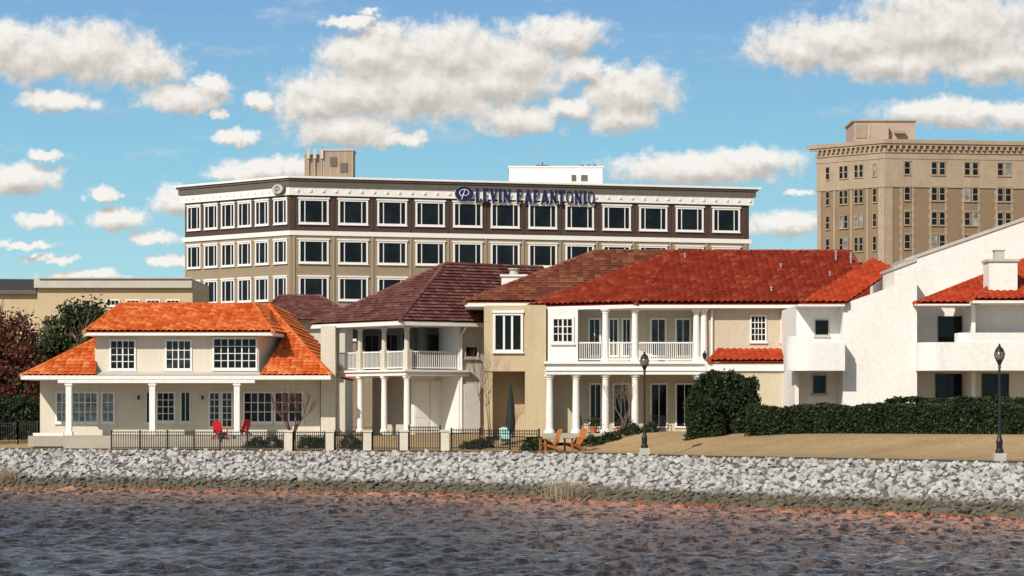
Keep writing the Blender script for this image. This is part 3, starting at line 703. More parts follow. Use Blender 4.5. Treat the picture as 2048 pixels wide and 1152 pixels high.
window(H2,FRt,1.8,3.7,zb+.1,zcl-.3,nx=2,ny=1,n=-inn,fmat=GREYW)
b=B(WHITE); u0=FRt.U(925);u1=FRt.U(958)
for i in range(12): b.box(FRt,u0+(u1-u0)*i/12,u0+(u1-u0)*(i+.8)/12,.1,.16,zg,Z(768,148))
b.box(FRt,u0,u1,.05,.1,zg+.4,zg+.5); b.box(FRt,u0,u1,.05,.1,Z(778,148),Z(774,148)); b.obj('white_gate',H2)
window(H2,FRt,u0+.1,u1-.05,Z(716,148),Z(690,148),nx=1,n=0,glass=GL,fmat=PALE)
b=B(WHITE); x,y,_=FRt.pt(FRt.U(921),.12,0); b.tube((x,y,zg),(x,y,Z(668,147)),.06,.06,8); b.tube((x,y,Z(668,147)),(x+.3,y-.3,zcl),.06,.06,8); b.obj('downspout',H2)

# ------------------------------------------------ house 3/4
H4=thing('red_roof_house','tan two storey house with red clay tile roof and white colonnade','house',(X(1250,141),141,3))
zE4=Z(608,140); E=Vector((X(1272,140),140,zE4)); L=Vector((X(1057,143.2),143.2,zE4)); A4=P(1345,504,148); Re=Vector((X(1760,140),140,zE4)); A5=Vector((X(1700,148),148,A4.z))
K4=dict(amp=.10,pitch=.36,row=.42,step=.11)
r=B(REDT); roof_face(r,[E,Re,A5,A4],**K4); roof_face(r,[L,E,A4],**K4)
roof_face(r,[Re,Vector((Re.x,156,zE4)),A5],**K4); roof_face(r,[Vector((Re.x,156,zE4)),Vector((L.x,156,zE4)),A4,A5],amp=0,seg=1)
cap(r,E,A4,r=.16);cap(r,A4,A5,r=.16);cap(r,L,A4,r=.14);cap(r,Re,A5,r=.16)
r.obj('roof',H4,recalc=False)
zb3=Z(604,143.5); q0=Vector((X(928,143.5),143.5,zb3)); q1=Vector((X(1110,143.5),143.5,zb3)); q2_=P(1345,503,150.5); q3=P(1190,503,150.5)
r=B(BRNT); roof_face(r,[q0,q1,Vector((q2_.x,150.5,q3.z)),q3],amp=.03,seg=3,step=.11,row=.38); roof_face(r,[Vector((q0.x,158,zb3)),q0,q3],amp=0,seg=1); cap(r,q0,q3); cap(r,q3,q2_); r.obj('roof',H4,recalc=False)['label']='brown tile hip roof section'
for px,py,h in ((1370,522,12),(1562,540,9),(1660,553,6),(1543,585,8),(1672,525,20),(1702,532,24)):
    vp=B(METAL); t=(608-py)/104; t=max(0,min(1,t)); dd=140+8*t; x=X(px,dd); z=zE4+(A4.z-zE4)*t; vp.tube((x,dd,z-.1),(x,dd,z+h*dd/FP),.06,.06,8); vp.tube((x,dd,z+h*dd/FP),(x,dd,z+h*dd/FP+.08),.09,.09,8)
    vp.obj('roof_vent',H4)
b=B(STUC,CONC); F=FD(149); b.box(F,F.U(1003),F.U(1052),-1,0,Z(580,149),Z(553,149)); b.box(F,F.U(1000),F.U(1055),-1.1,.1,Z(553,149)+.002,Z(549,149)); b.tube((X(1028,149),149.5,Z(549,149)),(X(1028,149),149.5,Z(538,149)),.28,.24,10,1); b.tube((X(1028,149),149.5,Z(538,149)),(X(1028,149),149.5,Z(536,149)),.36,.36,10,1); b.obj('chimney',H4)
w=B(WHITE)
w.prism([(E.x-.02,E.y+.03),(Re.x,E.y+.03),(Re.x,155),(L.x+.03,155),(L.x+.03,L.y+.02)],zE4-.22,zE4-.03); w.obj('eave_trim',H4)
w=B(WHITE); w.prism([(q0.x+.05,143.55),(q1.x-1.2,143.55),(q1.x-1.2,157),(q0.x+.05,157)],zb3-.25,zb3-.04); w.obj('eave_trim',H4)
zt=zE4-.22; z3=3.0
Fb=FD(140.4); FB=FD(143.2); Ft=FD(142); Fr=FD(140.75)
b=B(BEIGE,TAN,WHITE)
b.box(FB,FB.U(1095),FB.U(1800),-10,0,2.8,zt)
b.box(Fr,Fr.U(1413),Fr.U(1640),-2.6,0,Z(726,142),zt)
zo=Z(742,142); b.box(Ft,Ft.U(968),Ft.U(1052),-3,0,zo,zb3-.26,1); b.box(Ft,Ft.U(968),Ft.U(985),-3,0,2.8,zo-.002,1); b.box(Ft,Ft.U(985),Ft.U(1052),-3.2,-2.0,2.8,zo-.002,1)
b.box(FD(141.2),X(1050,141.2),X(1092,141.2),-4,0,2.8,zb3-.27,1)
b.box(Ft,Ft.U(966),Ft.U(1054),-.1,.06,zo-.02,zo+.12,1)
b.box(Fb,Fb.U(1096),Fb.U(1156),-2.5,-.12,Z(723,140.4),zt-.002,2)
b.obj('wall',H4)
win(H4,Ft,986,1046,626,704,nx=1,ny=1,fw=.13,mw=.11,pr=.1,capm=.06,bars=(.34,.66))
win(H4,Fb,1103,1148,634,687,n=-.12,nx=4,ny=3,cols=2,fw=.12,mw=.05)
zb4=Z(723,140.4); zl4=Z(749,140.4)
w=B(WHITE); w.box(Fb,Fb.U(1092),Fb.U(1412),-2.9,.25,zl4,zb4-.14); w.box(Fb,Fb.U(1088),Fb.U(1416),-2.9,.42,zb4-.138,zb4); w.box(Fb,Fb.U(1090),Fb.U(1414),.25,.33,zl4+.2,zl4+.28); w.obj('balcony_floor',H4)
for px in (1099,1152,1211,1270,1395): column(H4,X(px,140.5),140.5,z3,zl4,.2)
for px in (1211,1270,1393,1408): column(H4,X(px,140.5),140.6,zb4,zt,.19)
for a,c in ((1158,1205),(1218,1264),(1278,1387)): railing(H4,Fb,Fb.U(a),Fb.U(c),zb4,Z(684,140.4),-.1,.12)
for a,c in ((1176,1202),(1216,1238),(1243,1263),(1300,1333),(1350,1382)):
    win(H4,FB,a,c,636,714,nx=2,ny=1,name='door',sill=False,glass=GLD)
for a,c in ((1178,1204),(1225,1260),(1300,1336),(1350,1388)):
    win(H4,FB,a,c,766,856,nx=2,ny=1,name='door',sill=False,glass=GL)
win(H4,Fr,1500,1533,630,684,nx=4,ny=4,fw=.08);win(H4,Fr,1561,1590,630,684,nx=4,ny=4,fw=.08)
b=B(BEIGE,WHITE); Fg=FD(139); b.box(Fg,Fg.U(1418),Fg.U(1660),-4.5,0,2.8,Z(742,139)); b.box(Fg,Fg.U(1412),Fg.U(1660),-4.4,.15,Z(742,139)+.002,Z(727,139),1); b.obj('garage_wall',H4)
r=B(REDO); a=P(1418,723,138.7);b_=P(1640,723,138.7);c=P(1600,698,140.9);d=P(1440,698,140.9); roof_face(r,[a,b_,c,d],amp=.08,pitch=.34,row=.4,step=.07); cap(r,a,d); r.obj('awning_roof',H4,recalc=False)
b=B(BLACK); x=X(1409,140.1); b.lathe((x,140.1,Z(712,140.1)),[(.03,-.2),(.1,-.1),(.13,.1),(.05,.2),(.02,.3)],8); b.obj('wall_light',H4)
b=B(WHITE); x=X(1424,140.6); b.tube((x,140.62,Z(724,142)),(x,140.62,Z(622,142)),.06,.06,8); b.obj('downspout',H4)
b=B(FLAG); b.box(FD(139.5),X(1085,139.5),X(1415,139.5),-3.6,.6,2.5,z3)
for k in range(3): b.box(FD(138.9),X(1310,138.9),X(1375,138.9),k*.35,(k+1)*.35,2.4,z3-.18*(k+1))
b.obj('terrace',H4)

# ------------------------------------------------ condo
CD=thing('white_stucco_condominium','white stucco condominium with sloping parapet and rounded balconies','condominium',(X(1800,132),132,3))
FW=FD(132); zq=lambda py:Z(py,132); ux=lambda px:X(px,132)
FX=FD(137); zx=lambda py:Z(py,137); vx=lambda px:X(px,137)
b=B(STUC,CONC)
b.vprism(FW,[(ux(1686),2.8),(ux(1834),2.8),(ux(1834),zq(522)),(ux(1789),zq(540)),(ux(1789),zq(572)),(ux(1686),zq(608))],-9,0)
b.vprism(FX,[(vx(1834)-.6,zx(640)),(vx(2160),zx(640)),(vx(2160),zx(402)),(vx(1834)-.6,zx(523))],-9,0)
b.vprism(FW,[(ux(1787),zq(540)+.002),(ux(1834.5),zq(522)+.002),(ux(1834.5),zq(515.5)),(ux(1787),zq(533.5))],-9.05,.08,1)
b.vprism(FX,[(vx(1834)-.6,zx(523)+.003),(vx(2160),zx(402)+.003),(vx(2160),zx(395.5)),(vx(1834)-.6,zx(516.5))],-9.05,.08,1)
b.box(FW,ux(1598),ux(1686)-.003,-9,-1.2,zq(742),zq(608)); b.box(FW,ux(1598),ux(1686)-.003,-9,-2.2,2.8,zq(742)-.003)
b.box(FW,ux(1592),ux(1600),-9,-.6,2.8,zq(742)-.006)
b.box(FW,ux(1834)+.003,ux(2140),-4.9,-3.0,2.8,zq(608)-.003)
b.box(FW,ux(1945),ux(1953),-2.9,-.3,2.8,zq(606)-.006); b.box(FW,ux(1953),ux(2140),-2.9,-1.2,zq(668),zq(606)-.006)
b.box(FW,ux(1834)+.003,ux(2140),-2.9,-.1,zq(742),zq(736))
b.obj('wall',CD)
def balc(x0,x1,z0,z1,n0,n1,rad):
    b=B(STUC); pl=[]; K=8
    for i in range(K+1):
        t=math.pi/2*i/K; pl.append((x0+rad-rad*math.cos(t),-(n1-rad)-rad*math.sin(t)))
    pl+=[(x1,-n1),(x1,-n0),(x0,-n0)]
    b.prism([(p[0],132+p[1]) for p in pl],z0,z1); return b.obj('balcony',CD)
balc(ux(1572),ux(1684),zq(742),zq(686),-1.2,1.2,1.3); balc(ux(1573),ux(1612),zq(686)+.002,zq(673),-1.1,1.18,1.2)
b=B(STUC); b.box(FW,ux(1655),ux(1684),-1.1,1.1,zq(686)+.002,zq(680)); b.obj('balcony',CD)
balc(ux(1831),ux(2140),zq(742),zq(686),-.1,1.5,1.0); balc(ux(1909),ux(2140),zq(686)+.002,zq(667),.0,1.45,.5)
window(CD,FW,ux(1634),ux(1664),zq(670),zq(637),nx=1,n=-1.2,fw=.05,fmat=CONC); window(CD,FW,ux(1634),ux(1664),zq(788),zq(748),nx=1,n=-2.2,fw=.06,fmat=CONC)
window(CD,FW,ux(1895),ux(1944),zq(684),zq(628),nx=1,n=-3,fw=.05,fmat=BLACK,name='door',sill=False); window(CD,FW,ux(1890),ux(1944),2.9,zq(746),nx=2,n=-3,fw=.05,fmat=BLACK,name='door',sill=False)
window(CD,FW,ux(1985),ux(2040),2.9,zq(746),nx=2,n=-3,fw=.05,fmat=BLACK,name='door',sill=False)
def planept(p0,p1,p2,x,y):
    n=(p1-p0).cross(p2-p0); return Vector((x,y,p0.z-(n.x*(x-p0.x)+n.y*(y-p0.y))/n.z))
r=B(REDO); pA=P(1600,606,131.6); pB=P(1694,606,131.6)
roof_face(r,[pA,pB,P(1790,538,138),planept(pA,pB,P(1790,538,138),X(1745,140),140)],amp=.07,step=.07)
r.obj('roof',CD,recalc=False)
r=B(REDO); pA=P(1829,607,131.4);pB=P(1960,607,131.4)
roof_face(r,[pA,pB,planept(pA,pB,P(1976,549,136.9),X(1995,136.9),136.9),P(1976,549,136.9)],amp=.07,step=.07); cap(r,pA,P(1976,549,136.9)); r.obj('roof',CD,recalc=False)
r=B(REDO); pA=P(1945,600,130.6);pB=P(2160,600,130.6); pC=P(2046,520,136.9); pD=Vector((X(2160,136.9),136.9,pC.z)); roof_face(r,[pA,pB,pD,pC],amp=.07,step=.07); cap(r,pA,pC); r.obj('roof',CD,recalc=False)
for args in ((FD(131.4),X(1829,131.4),X(1944,131.4),-3,.05,zq(612),zq(607)-.05),(FD(130.6),X(1945,130.6),X(2140,130.6),-3.5,.05,Z(606,130.6),Z(600,130.6)-.03),(FW,ux(1596),ux(1688),-1.5,.35,zq(613),zq(608)-.02)):
    w=B(WHITE); w.box(*args); w.obj('eave_trim',CD)
b=B(STUC,CONC); F=FD(131.9); b.box(F,F.U(1978),F.U(2035),-1.6,0,Z(588,131.4),Z(522,131.4)); b.box(F,F.U(1975),F.U(2038),-1.7,.1,Z(522,131.4)+.002,Z(517,131.4),1); b.box(F,F.U(1993),F.U(2012),-1,-.4,Z(517,131.4)+.004,Z(499,131.4),1); b.box(F,F.U(1991),F.U(2014),-1.05,-.35,Z(499,131.4)+.004,Z(497,131.4),1); b.obj('chimney',CD)

# ------------------------------------------------ fences
def gate_fence(p,q,h=1.0,label='black wrought iron fence panel on the lawn edge',sp=.13):
    x0,y0=p;x1,y1=q;L=math.hypot(x1-x0,y1-y0); F=Frame(p,(x1-x0,y1-y0)); z0=max(gzf(x0,y0),gzf(x1,y1))
    b=B(BLACK); b.box(F,0,L,-.02,.02,z0+h-.2,z0+h-.16); b.box(F,0,L,-.02,.02,z0+.12,z0+.16); b.box(F,0,L,-.018,.018,z0+h-.04,z0+h)
    k=int(L/sp)
    for i in range(k+1): u=L*i/k; b.box(F,u-.016,u+.016,-.016,.016,z0+.04,z0+h+.05)
    for u in (0,L): b.box(F,u-.04,u+.04,-.04,.04,z0-.2,z0+h+.1)
    return tag(b.obj('iron_fence'),label,'fence','black iron fence panels')
fp=[(223,141),(280,141),(335,140.5),(388,140),(440,139.5),(495,139),(568,138)]
P2=lambda px,d:(X(px,d),d)
for a,c in zip(fp[:-1],fp[1:]): gate_fence(P2(*a),P2(*c),1.0)
posts=[(577,138),(660,137),(735,136.4),(808,136),(890,135.6)]
for a,c in zip(posts[:-1],posts[1:]): gate_fence(P2(a[0]+10,a[1]),P2(c[0]-10,c[1]),1.0 if a[0]!=808 else 1.25)
gate_fence(P2(903,135.6),P2(960,136),1.1); gate_fence(P2(960,136),P2(1020,136.6),1.05); gate_fence(P2(1020,136.6),P2(1078,137.2),1.0)
for k in range(3): gate_fence(P2(-40+k*38,150),P2(-2+k*38,150),1.25,'black iron fence in front of dark garden shrubs')
for px,d in posts:
    x,y=P2(px,d); z=gzf(x,y); F=Frame((x,y),(1,0)); b=B(CREAM); b.box(F,-.22,.22,-.22,.22,z-.2,z+1.0); b.box(F,-.27,.27,-.27,.27,z+1.002,z+1.1); tag(b.obj('gate_post'),'square cream stucco fence pillar with flat cap','pillar','cream fence pillars')

# ------------------------------------------------ lamps
LG=plain('lamp_globe',(.16,.14,.11),.2)
def lamp(px,d,top):
    x=X(px,d);z=gzf(x,d); t=thing('street_lamp','black cast iron lamp post with acorn globe on concrete foot','street lamp',(x,d,z),'promenade lamp posts')
    H=Z(top,d)-z
    b=B(CONC); b.prism([(x-.24,d-.24),(x+.24,d-.24),(x+.24,d+.24),(x-.24,d+.24)],z-.3,z+.34); b.obj('concrete_foot',t)
    b=B(BLACK); b.lathe((x,d,z+.34),[(.17,0),(.17,.12),(.12,.2),(.14,.5),(.10,.62),(.075,.75),(.06,1.0),(.045,H-1.35),(.075,H-1.33),(.05,H-1.25),(.1,H-1.12),(.13,H-1.06)],14); b.obj('post',t)
    b=B(LG); b.lathe((x,d,z+H-.72),[(.12,0),(.20,.1),(.215,.25),(.17,.4),(.1,.46)],16); b.obj('globe',t,smooth=True)
    b=B(BLACK); b.lathe((x,d,z+H-.30),[(.19,-.04),(.17,.06),(.08,.16),(.04,.2),(.05,.24),(.01,.3)],14)
    for k in range(8):
        a=k*math.pi/4; b.tube((x+.13*math.cos(a),d+.13*math.sin(a),z+H-.72),(x+.225*math.cos(a),d+.225*math.sin(a),z+H-.45),.015,.015,4); b.tube((x+.225*math.cos(a),d+.225*math.sin(a),z+H-.45),(x+.18*math.cos(a),d+.18*math.sin(a),z+H-.32),.015,.015,4)
    b.obj('lamp_cap',t)
lamp(1289,122,703); lamp(1999,105,687)

# ------------------------------------------------ furniture
def adirondack(x,y,z,rot,mat,label,cat='chair',sc_=1,group=None):
    t=thing('adirondack_chair',label,cat,(x,y,z),group); M=Matrix.Translation((x,y,z))@Matrix.Rotation(rot,4,'Z')@Matrix.Scale(sc_,4)
    def part(name,boxes):
        b=B(mat)
        for (c,ax,h) in boxes:
            Rm=Matrix.Rotation(ax,4,'X'); vs=[M@(Vector(c)+(Rm@Vector((sx*h[0],sy*h[1],sz*h[2])))) for sz in(-1,1) for sx,sy in((-1,-1),(1,-1),(1,1),(-1,1))]
            b.add(vs,[(3,2,1,0),(4,5,6,7),(0,1,5,4),(1,2,6,5),(2,3,7,6),(3,0,4,7)])
        b.obj(name,t)
    part('seat',[((0,-.28+i*.11,.36-i*.028),-.25,(.27,.05,.012)) for i in range(6)])
    part('backrest',[(((i-2.5)*.095,.42,.66),-.38,(.042,.012,.42-.03*abs(i-2.5))) for i in range(6)]+[((0,.36,.5),-.38,(.28,.02,.03))])
    part('armrest',[((-.34,-.02,.58),0,(.07,.36,.013))]);part('armrest',[((.34,-.02,.58),0,(.07,.36,.013))])
    for s in (-1,1):
        part('leg',[((s*.3,-.3,.285),0,(.02,.045,.285))]); part('leg',[((s*.28,.12,.19),-.3,(.02,.5,.05))])
zd=zf
adirondack(X(443,146.2),145.6,zd-.2,.5,REDP,'red painted adirondack chair on the porch step',sc_=1.0)
adirondack(X(488,147.8),147.6,zd,-.3,REDP,'second red adirondack chair beside a porch column',sc_=.9)
x=X(1098,131.8); adirondack(x,131.8,gzf(x,131.8),-1.2,ORWOOD,'orange wooden adirondack chair on the dry lawn',sc_=1.15)
x=X(1148,132.6); adirondack(x,132.6,gzf(x,132.6),-1.0,ORWOOD,'orange wooden adirondack chair next to its pair',sc_=1.15)
x=X(1010,140.3); adirondack(x,140.3,gzf(x,140.3),.1,CYANP,'pale aqua adirondack chair in front of tan bay',sc_=.95)
def patio_table(x,y,z):
    t=thing('patio_table','round dark metal patio table on the terrace','table',(x,y,z)); b=B(BLACK); b.lathe((x,y,z),[(.55,.70),(.56,.73),(.55,.74)],20); b.obj('table_top',t)
    b=B(BLACK); b.lathe((x,y,z),[(.3,0),(.28,.04),(.05,.08),(.04,.69)],10); b.obj('pedestal',t)
def patio_chair(x,y,z,rot):
    t=thing('patio_chair','dark metal patio armchair beside the terrace table','chair',(x,y,z),'terrace chairs'); c,s=math.cos(rot),math.sin(rot); Q=lambda a,b_,h:(x+a*c-b_*s,y+a*s+b_*c,z+h)
    F=Frame((x,y),(c,s)); b=B(BLACK); b.box(F,-.25,.25,-.25,.25,.42+z,.45+z); b.obj('seat',t)
    b=B(BLACK)
    for i in range(6): b.tube(Q(-.23+i*.092,.25,.45),Q(-.2+i*.08,.36,.95),.012,.012,4)
    b.tube(Q(-.25,.36,.95),Q(.25,.36,.95),.02,.02,6); b.obj('backrest',t)
    for a,d in ((-.23,-.23),(.23,-.23),(-.23,.23),(.23,.23)):
        b=B(BLACK); b.tube(Q(a,d,0),Q(a,d,.43),.015,.015,5); b.obj('leg',t)
patio_table(X(1188,139.9),140.9,z3); patio_chair(X(1172,141),141,z3,1.2); patio_chair(X(1203,141),141.2,z3,-1.3); patio_chair(X(1332,141),141,z3,.4); patio_chair(X(1314,141),141.6,z3,2.6)
def planter(px,d,z,seed,h=.5):
    x=X(px,d); t=thing('potted_plant','terracotta pot with small leafy plant on the terrace','potted plant',(x,d,z),'terrace pots'); b=B(TERRA); b.lathe((x,d,z),[(.14,0),(.2,.3),(.24,.32),(.24,.38),(.2,.38),(.19,.34)],14); b.obj('pot',t)
    rs=np.random.RandomState(seed); v=rs.normal(size=(260,3))*np.array([.16,.16,.2])+np.array([x,d,z+.55]); leafmesh('foliage',t,v,.06,LEAF,rs)
planter(1187,139.2,z3,1);planter(1240,139.2,z3,2);planter(1255,139.3,z3,3)
x=X(1021,141.0); y=141.0; zz0=gzf(x,y)
t=thing('folded_parasol','tall folded dark green parasol in front of the tan bay','parasol',(x,y,zz0))
b=B(UMB); b.lathe((x,y,zz0),[(.08,.6),(.25,.7),(.27,1.3),(.2,2.0),(.15,2.6),(.07,3.1),(.02,3.3)],12); b.obj('canopy',t)
b=B(BLACK); b.lathe((x,y,zz0),[(.25,0),(.25,.06),(.04,.08),(.04,.6)],10); b.obj('pole',t)

# ------------------------------------------------ planting
def gp(px,d): x=X(px,d); return (x,d)
hedge('hedge','long clipped dark green hedge above the lawn',[gp(1500,128),gp(1640,127),gp(1760,126),gp(1900,124),gp(2130,120)],1.6,1.42,5,lm=.8)
hedge('hedge','taller clipped hedge section above the lawn',[gp(1780,127.5),gp(1950,125.5),gp(2150,122)],1.3,1.75,15,lm=.8)
hedge('tall_hedge','tall dense clipped evergreen shrub beside the terrace',[gp(1388,131.2),gp(1514,130.6)],2.6,2.95,6,dens=420,lm=1.6,rnd=.25)
hedge('tall_hedge','shoulder high evergreen shrub against the tall clump',[gp(1374,129.5),gp(1440,129.4)],1.5,2.0,16,dens=420,lm=1.5,rnd=.5)
for i,(px,d,r,h) in enumerate([(1060,134,.55,.6),(1082,135,.6,.7),(1190,136,.6,.55),(1225,136,.5,.5),(1262,136.5,.6,.55),(1300,136.5,.5,.5),(700,141,.7,.8),(715,139,.5,.6),(620,142,.7,.7),(640,142,.6,.65),(945,138,.6,.5),(512,143,.7,.6),(545,143,.8,.65),(1160,137,.4,.45),(968,139,.5,.5)]):
    bush('small rounded green shrub beside the house terrace',*gp(px,d),r,h,40+i,n=900)['group']='foundation shrubs'
x,y=gp(585,143.5); bare('crape_myrtle','leafless multi stem crape myrtle beside the porch','tree',(x,y,gzf(x,y)),2.9,4,BARKR,stems=6,lev=4,r=.07,lean=.5)
x,y=gp(1248,137.5); bare('crape_myrtle','leafless small shrub tree in front of columns','tree',(x,y,gzf(x,y)),2.6,8,BARK,stems=5,lev=4,r=.05,lean=.45)
x,y=gp(965,141.4); bare('climbing_vine','bare woody vine climbing the tan wall','vine',(x,y,gzf(x,y)),4.6,12,BARKR,stems=2,lev=4,r=.04,lean=.08,spread=.3)
def drytuft(px,d,h,n,seed):
    x=X(px,d); z=gzf(x,d); rs=np.random.RandomState(seed); b=B(DRYP)
    for i in range(n):
        a=rs.uniform(0,6.28); l=rs.uniform(.05,.55); hh=h*rs.uniform(.5,1); s=(x+rs.normal(0,.35),d+rs.normal(0,.2)); m_=(s[0]+l*.4*math.cos(a),s[1]+l*.4*math.sin(a),z+hh*.6); b.tube((s[0],s[1],z-.1),m_,.012,.009,3); b.tube(m_,(s[0]+l*math.cos(a),s[1]+l*math.sin(a),z+hh),.009,.004,3)
    tag(b.obj('dry_shrub'),'dry straw coloured weeds growing among the rocks','shrub')
drytuft(1122,119.5,1.2,160,3); drytuft(1150,119,.9,80,4); drytuft(8,139,1.0,120,5)
tree('oak_tree','dense dark green evergreen oak behind the house','tree',(X(160,164),164,2.8),9,(X(156,164),164,8.0,2.2,2.2,3.2),LEAF,BARK,nclump=85,nl=130,ls=.15,seed=3)
tree('maple_tree','dark rust coloured tree behind the fence','tree',(X(10,166),166,2.8),9.5,(X(5,166),166,8.0,2.6,2.4,3.4),LEAFR,BARKR,nclump=95,nl=130,ls=.13,seed=5,lev=3)
tree('maple_tree','second rust coloured tree at the garden edge','tree',(X(-45,160),160,2.8),8.5,(X(-20,160),160,6.2,2.6,2.4,3.2),LEAFR,BARKR,nclump=80,nl=120,ls=.14,seed=6,lev=3)
tree('oak_tree','shaded evergreen beside the rust coloured tree','tree',(X(105,178),178,2.8),8,(X(112,178),178,6.4,2.4,2.4,2.9),LEAF,BARK,nclump=60,nl=110,ls=.16,seed=9)
hedge('hedge','dense dark shrubs beneath the garden trees',[gp(-60,153),gp(10,153.5),gp(74,153)],2,2.1,21,dens=230,ls=.11,lm=2.2)
hedge('hedge','rust tinted hedge behind the dark shrubs',[gp(-60,158),gp(82,157)],2,3.9,22,dens=160,mat=LEAFR,ls=.12,lm=2.5)
tree('background_tree','dark evergreen between distant buildings','tree',(X(265,205),205,2.8),8,(X(240,205),205,6.5,4,2.5,3.2),LEAF,BARK,nclump=50,nl=80,ls=.2,seed=19)

# ------------------------------------------------ camera, light, sky
cam=bpy.data.cameras.new('camera'); co=bpy.data.objects.new('camera',cam); COL.objects.link(co); co.location=(0,0,CH); co.rotation_euler=(math.pi/2,0,0)
cam.sensor_width=36; cam.lens=FP/2048*36; cam.shift_y=(HZ-576)/2048; cam.clip_end=20000; cam.clip_start=.5; SC.camera=co
el=R(37); az=R(212); sd=Vector((math.sin(az)*math.cos(el),math.cos(az)*math.cos(el),math.sin(el)))
sl_=bpy.data.lights.new('sun','SUN'); sl_.energy=4.5; sl_.angle=R(.5); sl_.color=(1,.93,.82); so=bpy.data.objects.new('sun',sl_); so.rotation_euler=(-sd).to_track_quat('-Z','Y').to_euler(); COL.objects.link(so)

wd=bpy.data.worlds.new('World'); SC.world=wd; wd.use_nodes=True; nt=wd.node_tree; bg=nt.nodes['Background']
blobs=[(60,110,120,62),(180,105,130,66),(285,130,85,48),(20,90,90,50),(110,203,88,22),(365,198,98,30),(425,172,40,30),(435,232,22,10),(468,277,46,16),(520,203,34,20),
(760,110,125,66),(900,105,150,66),(1030,125,120,60),(690,185,140,55),(850,180,210,70),(1000,165,140,50),(620,210,90,42),(690,258,120,38),(790,280,66,20),
(1125,70,100,42),(700,45,65,14),(740,25,20,10),(1255,180,105,55),(1240,235,80,38),(1170,140,60,32),(1030,240,95,35),(1135,217,55,26),
(1690,85,190,58),(1900,60,210,95),(1600,100,110,44),(1780,125,160,40),(1990,130,110,42),(1900,226,150,30),(2020,232,60,34),
(1400,335,200,34),(1500,322,100,30),(1575,447,95,26),(1600,382,30,9),(550,335,105,26),(480,347,78,17),(350,402,58,32),(238,438,58,28),(305,476,58,15),(205,390,36,13),(80,440,50,17),(35,355,95,34),(90,308,40,12),(95,517,62,10),(50,490,66,8),(345,522,50,13),(170,551,85,10)]
gr=bpy.data.node_groups.new('cloud_field','ShaderNodeTree'); gr.interface.new_socket('V',in_out='INPUT',socket_type='NodeSocketVector'); gr.interface.new_socket('D',in_out='OUTPUT',socket_type='NodeSocketFloat')
gi=gr.nodes.new('NodeGroupInput');go=gr.nodes.new('NodeGroupOutput'); gl=gr.links
nw=gr.nodes.new('ShaderNodeTexNoise'); nw.inputs['Scale'].default_value=2.4; nw.inputs['Detail'].default_value=5; nw.inputs['Roughness'].default_value=.68; gl.new(gi.outputs[0],nw.inputs['Vector'])
vm=gr.nodes.new('ShaderNodeVectorMath'); vm.operation='MULTIPLY_ADD'; gl.new(nw.outputs['Color'],vm.inputs[0]); vm.inputs[1].default_value=(.85,.5,0); vm.inputs[2].default_value=(-.425,-.25,0)
va=gr.nodes.new('ShaderNodeVectorMath'); va.operation='ADD'; gl.new(gi.outputs[0],va.inputs[0]); gl.new(vm.outputs[0],va.inputs[1])
acc=None
for (px,py,rx,ry) in blobs:
    s=(100/(rx*1.04),100/(ry*1.04),0); c=((px-1024)/100,(HZ-py)/100)
    v=gr.nodes.new('ShaderNodeVectorMath'); v.operation='MULTIPLY_ADD'; gl.new(va.outputs[0],v.inputs[0]); v.inputs[1].default_value=s; v.inputs[2].default_value=(-c[0]*s[0],-c[1]*s[1],0)
    l=gr.nodes.new('ShaderNodeVectorMath'); l.operation='LENGTH'; gl.new(v.outputs[0],l.inputs[0])
    if acc is None: acc=l.outputs['Value']
    else:
        n=gr.nodes.new('ShaderNodeMath'); n.operation='SMOOTH_MIN'; gl.new(acc,n.inputs[0]); gl.new(l.outputs['Value'],n.inputs[1]); n.inputs[2].default_value=.18; acc=n.outputs[0]
D=mathn(gr,'SUBTRACT',1,acc)
nf=gr.nodes.new('ShaderNodeTexNoise'); nf.inputs['Scale'].default_value=2.0; nf.inputs['Detail'].default_value=7; nf.inputs['Roughness'].default_value=.64; gl.new(gi.outputs[0],nf.inputs['Vector'])
D=mathn(gr,'ADD',D,mathn(gr,'MULTIPLY',mathn(gr,'SUBTRACT',nf.outputs['Fac'],.5),1.3))
gl.new(D,go.inputs[0])
tc=nn(nt,'ShaderNodeTexCoord'); sp=nn(nt,'ShaderNodeSeparateXYZ'); nt.links.new(tc.outputs['Generated'],sp.inputs[0])
yc=mathn(nt,'MAXIMUM',sp.outputs[1],.02); xa=mathn(nt,'MULTIPLY',mathn(nt,'DIVIDE',sp.outputs[0],yc),51); ea=mathn(nt,'MULTIPLY',mathn(nt,'DIVIDE',sp.outputs[2],yc),51)
cb=nn(nt,'ShaderNodeCombineXYZ'); nt.links.new(xa,cb.inputs[0]);nt.links.new(ea,cb.inputs[1])
def field(off):
    v=nn(nt,'ShaderNodeVectorMath',operation='ADD'); nt.links.new(cb.outputs[0],v.inputs[0]); v.inputs[1].default_value=off
    g=nn(nt,'ShaderNodeGroup'); g.node_tree=gr; nt.links.new(v.outputs[0],g.inputs[0]); return g.outputs[0]
D0=field((0,0,0));D1=field((-.08,.24,0))
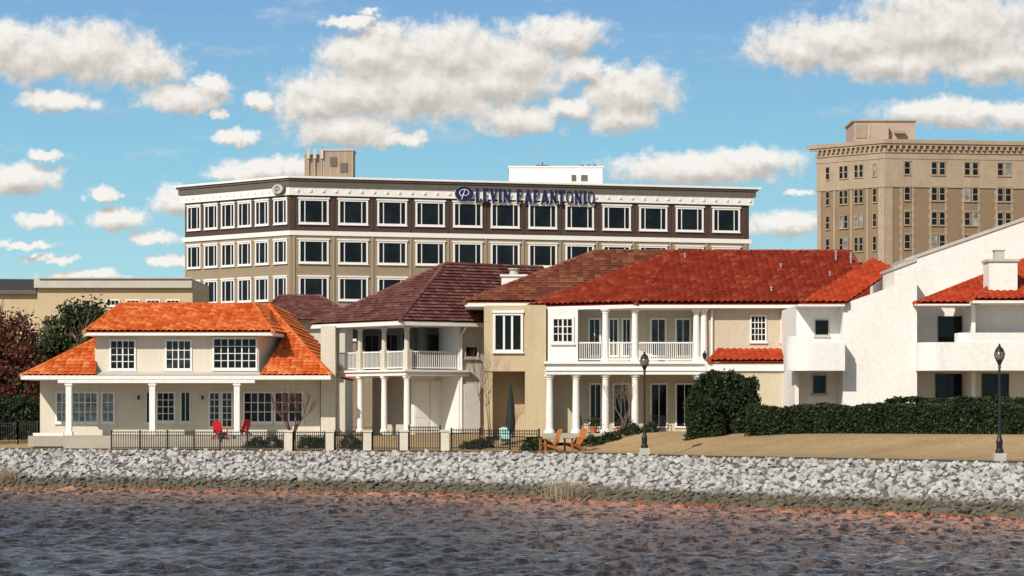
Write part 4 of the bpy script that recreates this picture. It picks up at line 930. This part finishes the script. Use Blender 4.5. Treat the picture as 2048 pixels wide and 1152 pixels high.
def mr(nt,v,a,b_,c=0,d=1,sm=True):
    n=nn(nt,'ShaderNodeMapRange')
    if sm: n.interpolation_type='SMOOTHSTEP'
    nt.links.new(v,n.inputs[0])
    for i,x in enumerate((a,b_,c,d)): n.inputs[i+1].default_value=x
    return n.outputs[0]
wisp=mathn(nt,'MULTIPLY',mr(nt,noise(nt,mapping(nt,cb.outputs[0],(.35,1.1,1)),1.1,7,.68),.52,.80),.5)
mask=mathn(nt,'MULTIPLY',mathn(nt,'MAXIMUM',mr(nt,D0,-.20,.44),wisp),mr(nt,sp.outputs[1],.05,.2))
sh=mathn(nt,'ADD',mathn(nt,'MULTIPLY',mathn(nt,'SUBTRACT',D0,D1),.68),.66)
thick=mr(nt,D0,.1,.8); sh=mathn(nt,'SUBTRACT',sh,mathn(nt,'MULTIPLY',thick,.07),clamp=True)
ccol=ramp(nt,sh,[(0,(.46,.43,.40)),(.35,(.58,.545,.50)),(.6,(.735,.695,.645)),(.85,(.88,.85,.80)),(1,(.93,.905,.86))])
sky=nn(nt,'ShaderNodeTexSky'); sky.sky_type='NISHITA'; sky.sun_disc=False; sky.sun_elevation=el; sky.sun_rotation=az; sky.air_density=1; sky.dust_density=.6; sky.ozone_density=1.5
ST=.085
hs_=nn(nt,'ShaderNodeHueSaturation'); hs_.inputs['Saturation'].default_value=.5; nt.links.new(sky.outputs[0],hs_.inputs['Color'])
skn=mixc(nt,1.0,hs_.outputs[0],(ST,ST,ST),'MULTIPLY')
low=ramp(nt,mr(nt,sp.outputs[2],0,.17,sm=False),[(0,(.56,.79,.82)),(.3,(.41,.71,.79)),(.6,(.275,.58,.76)),(1,(.20,.39,.68))])
skc=mixc(nt,mr(nt,sp.outputs[2],.16,.24),low,skn)
fin=mixc(nt,mask,skc,ccol)
fin=mixc(nt,1.0,fin,(1/ST,1/ST,1/ST),'MULTIPLY')
nt.links.new(fin,bg.inputs['Color']); bg.inputs['Strength'].default_value=ST
SC.view_settings.view_transform='Standard'; SC.view_settings.look='None'; SC.view_settings.exposure=0
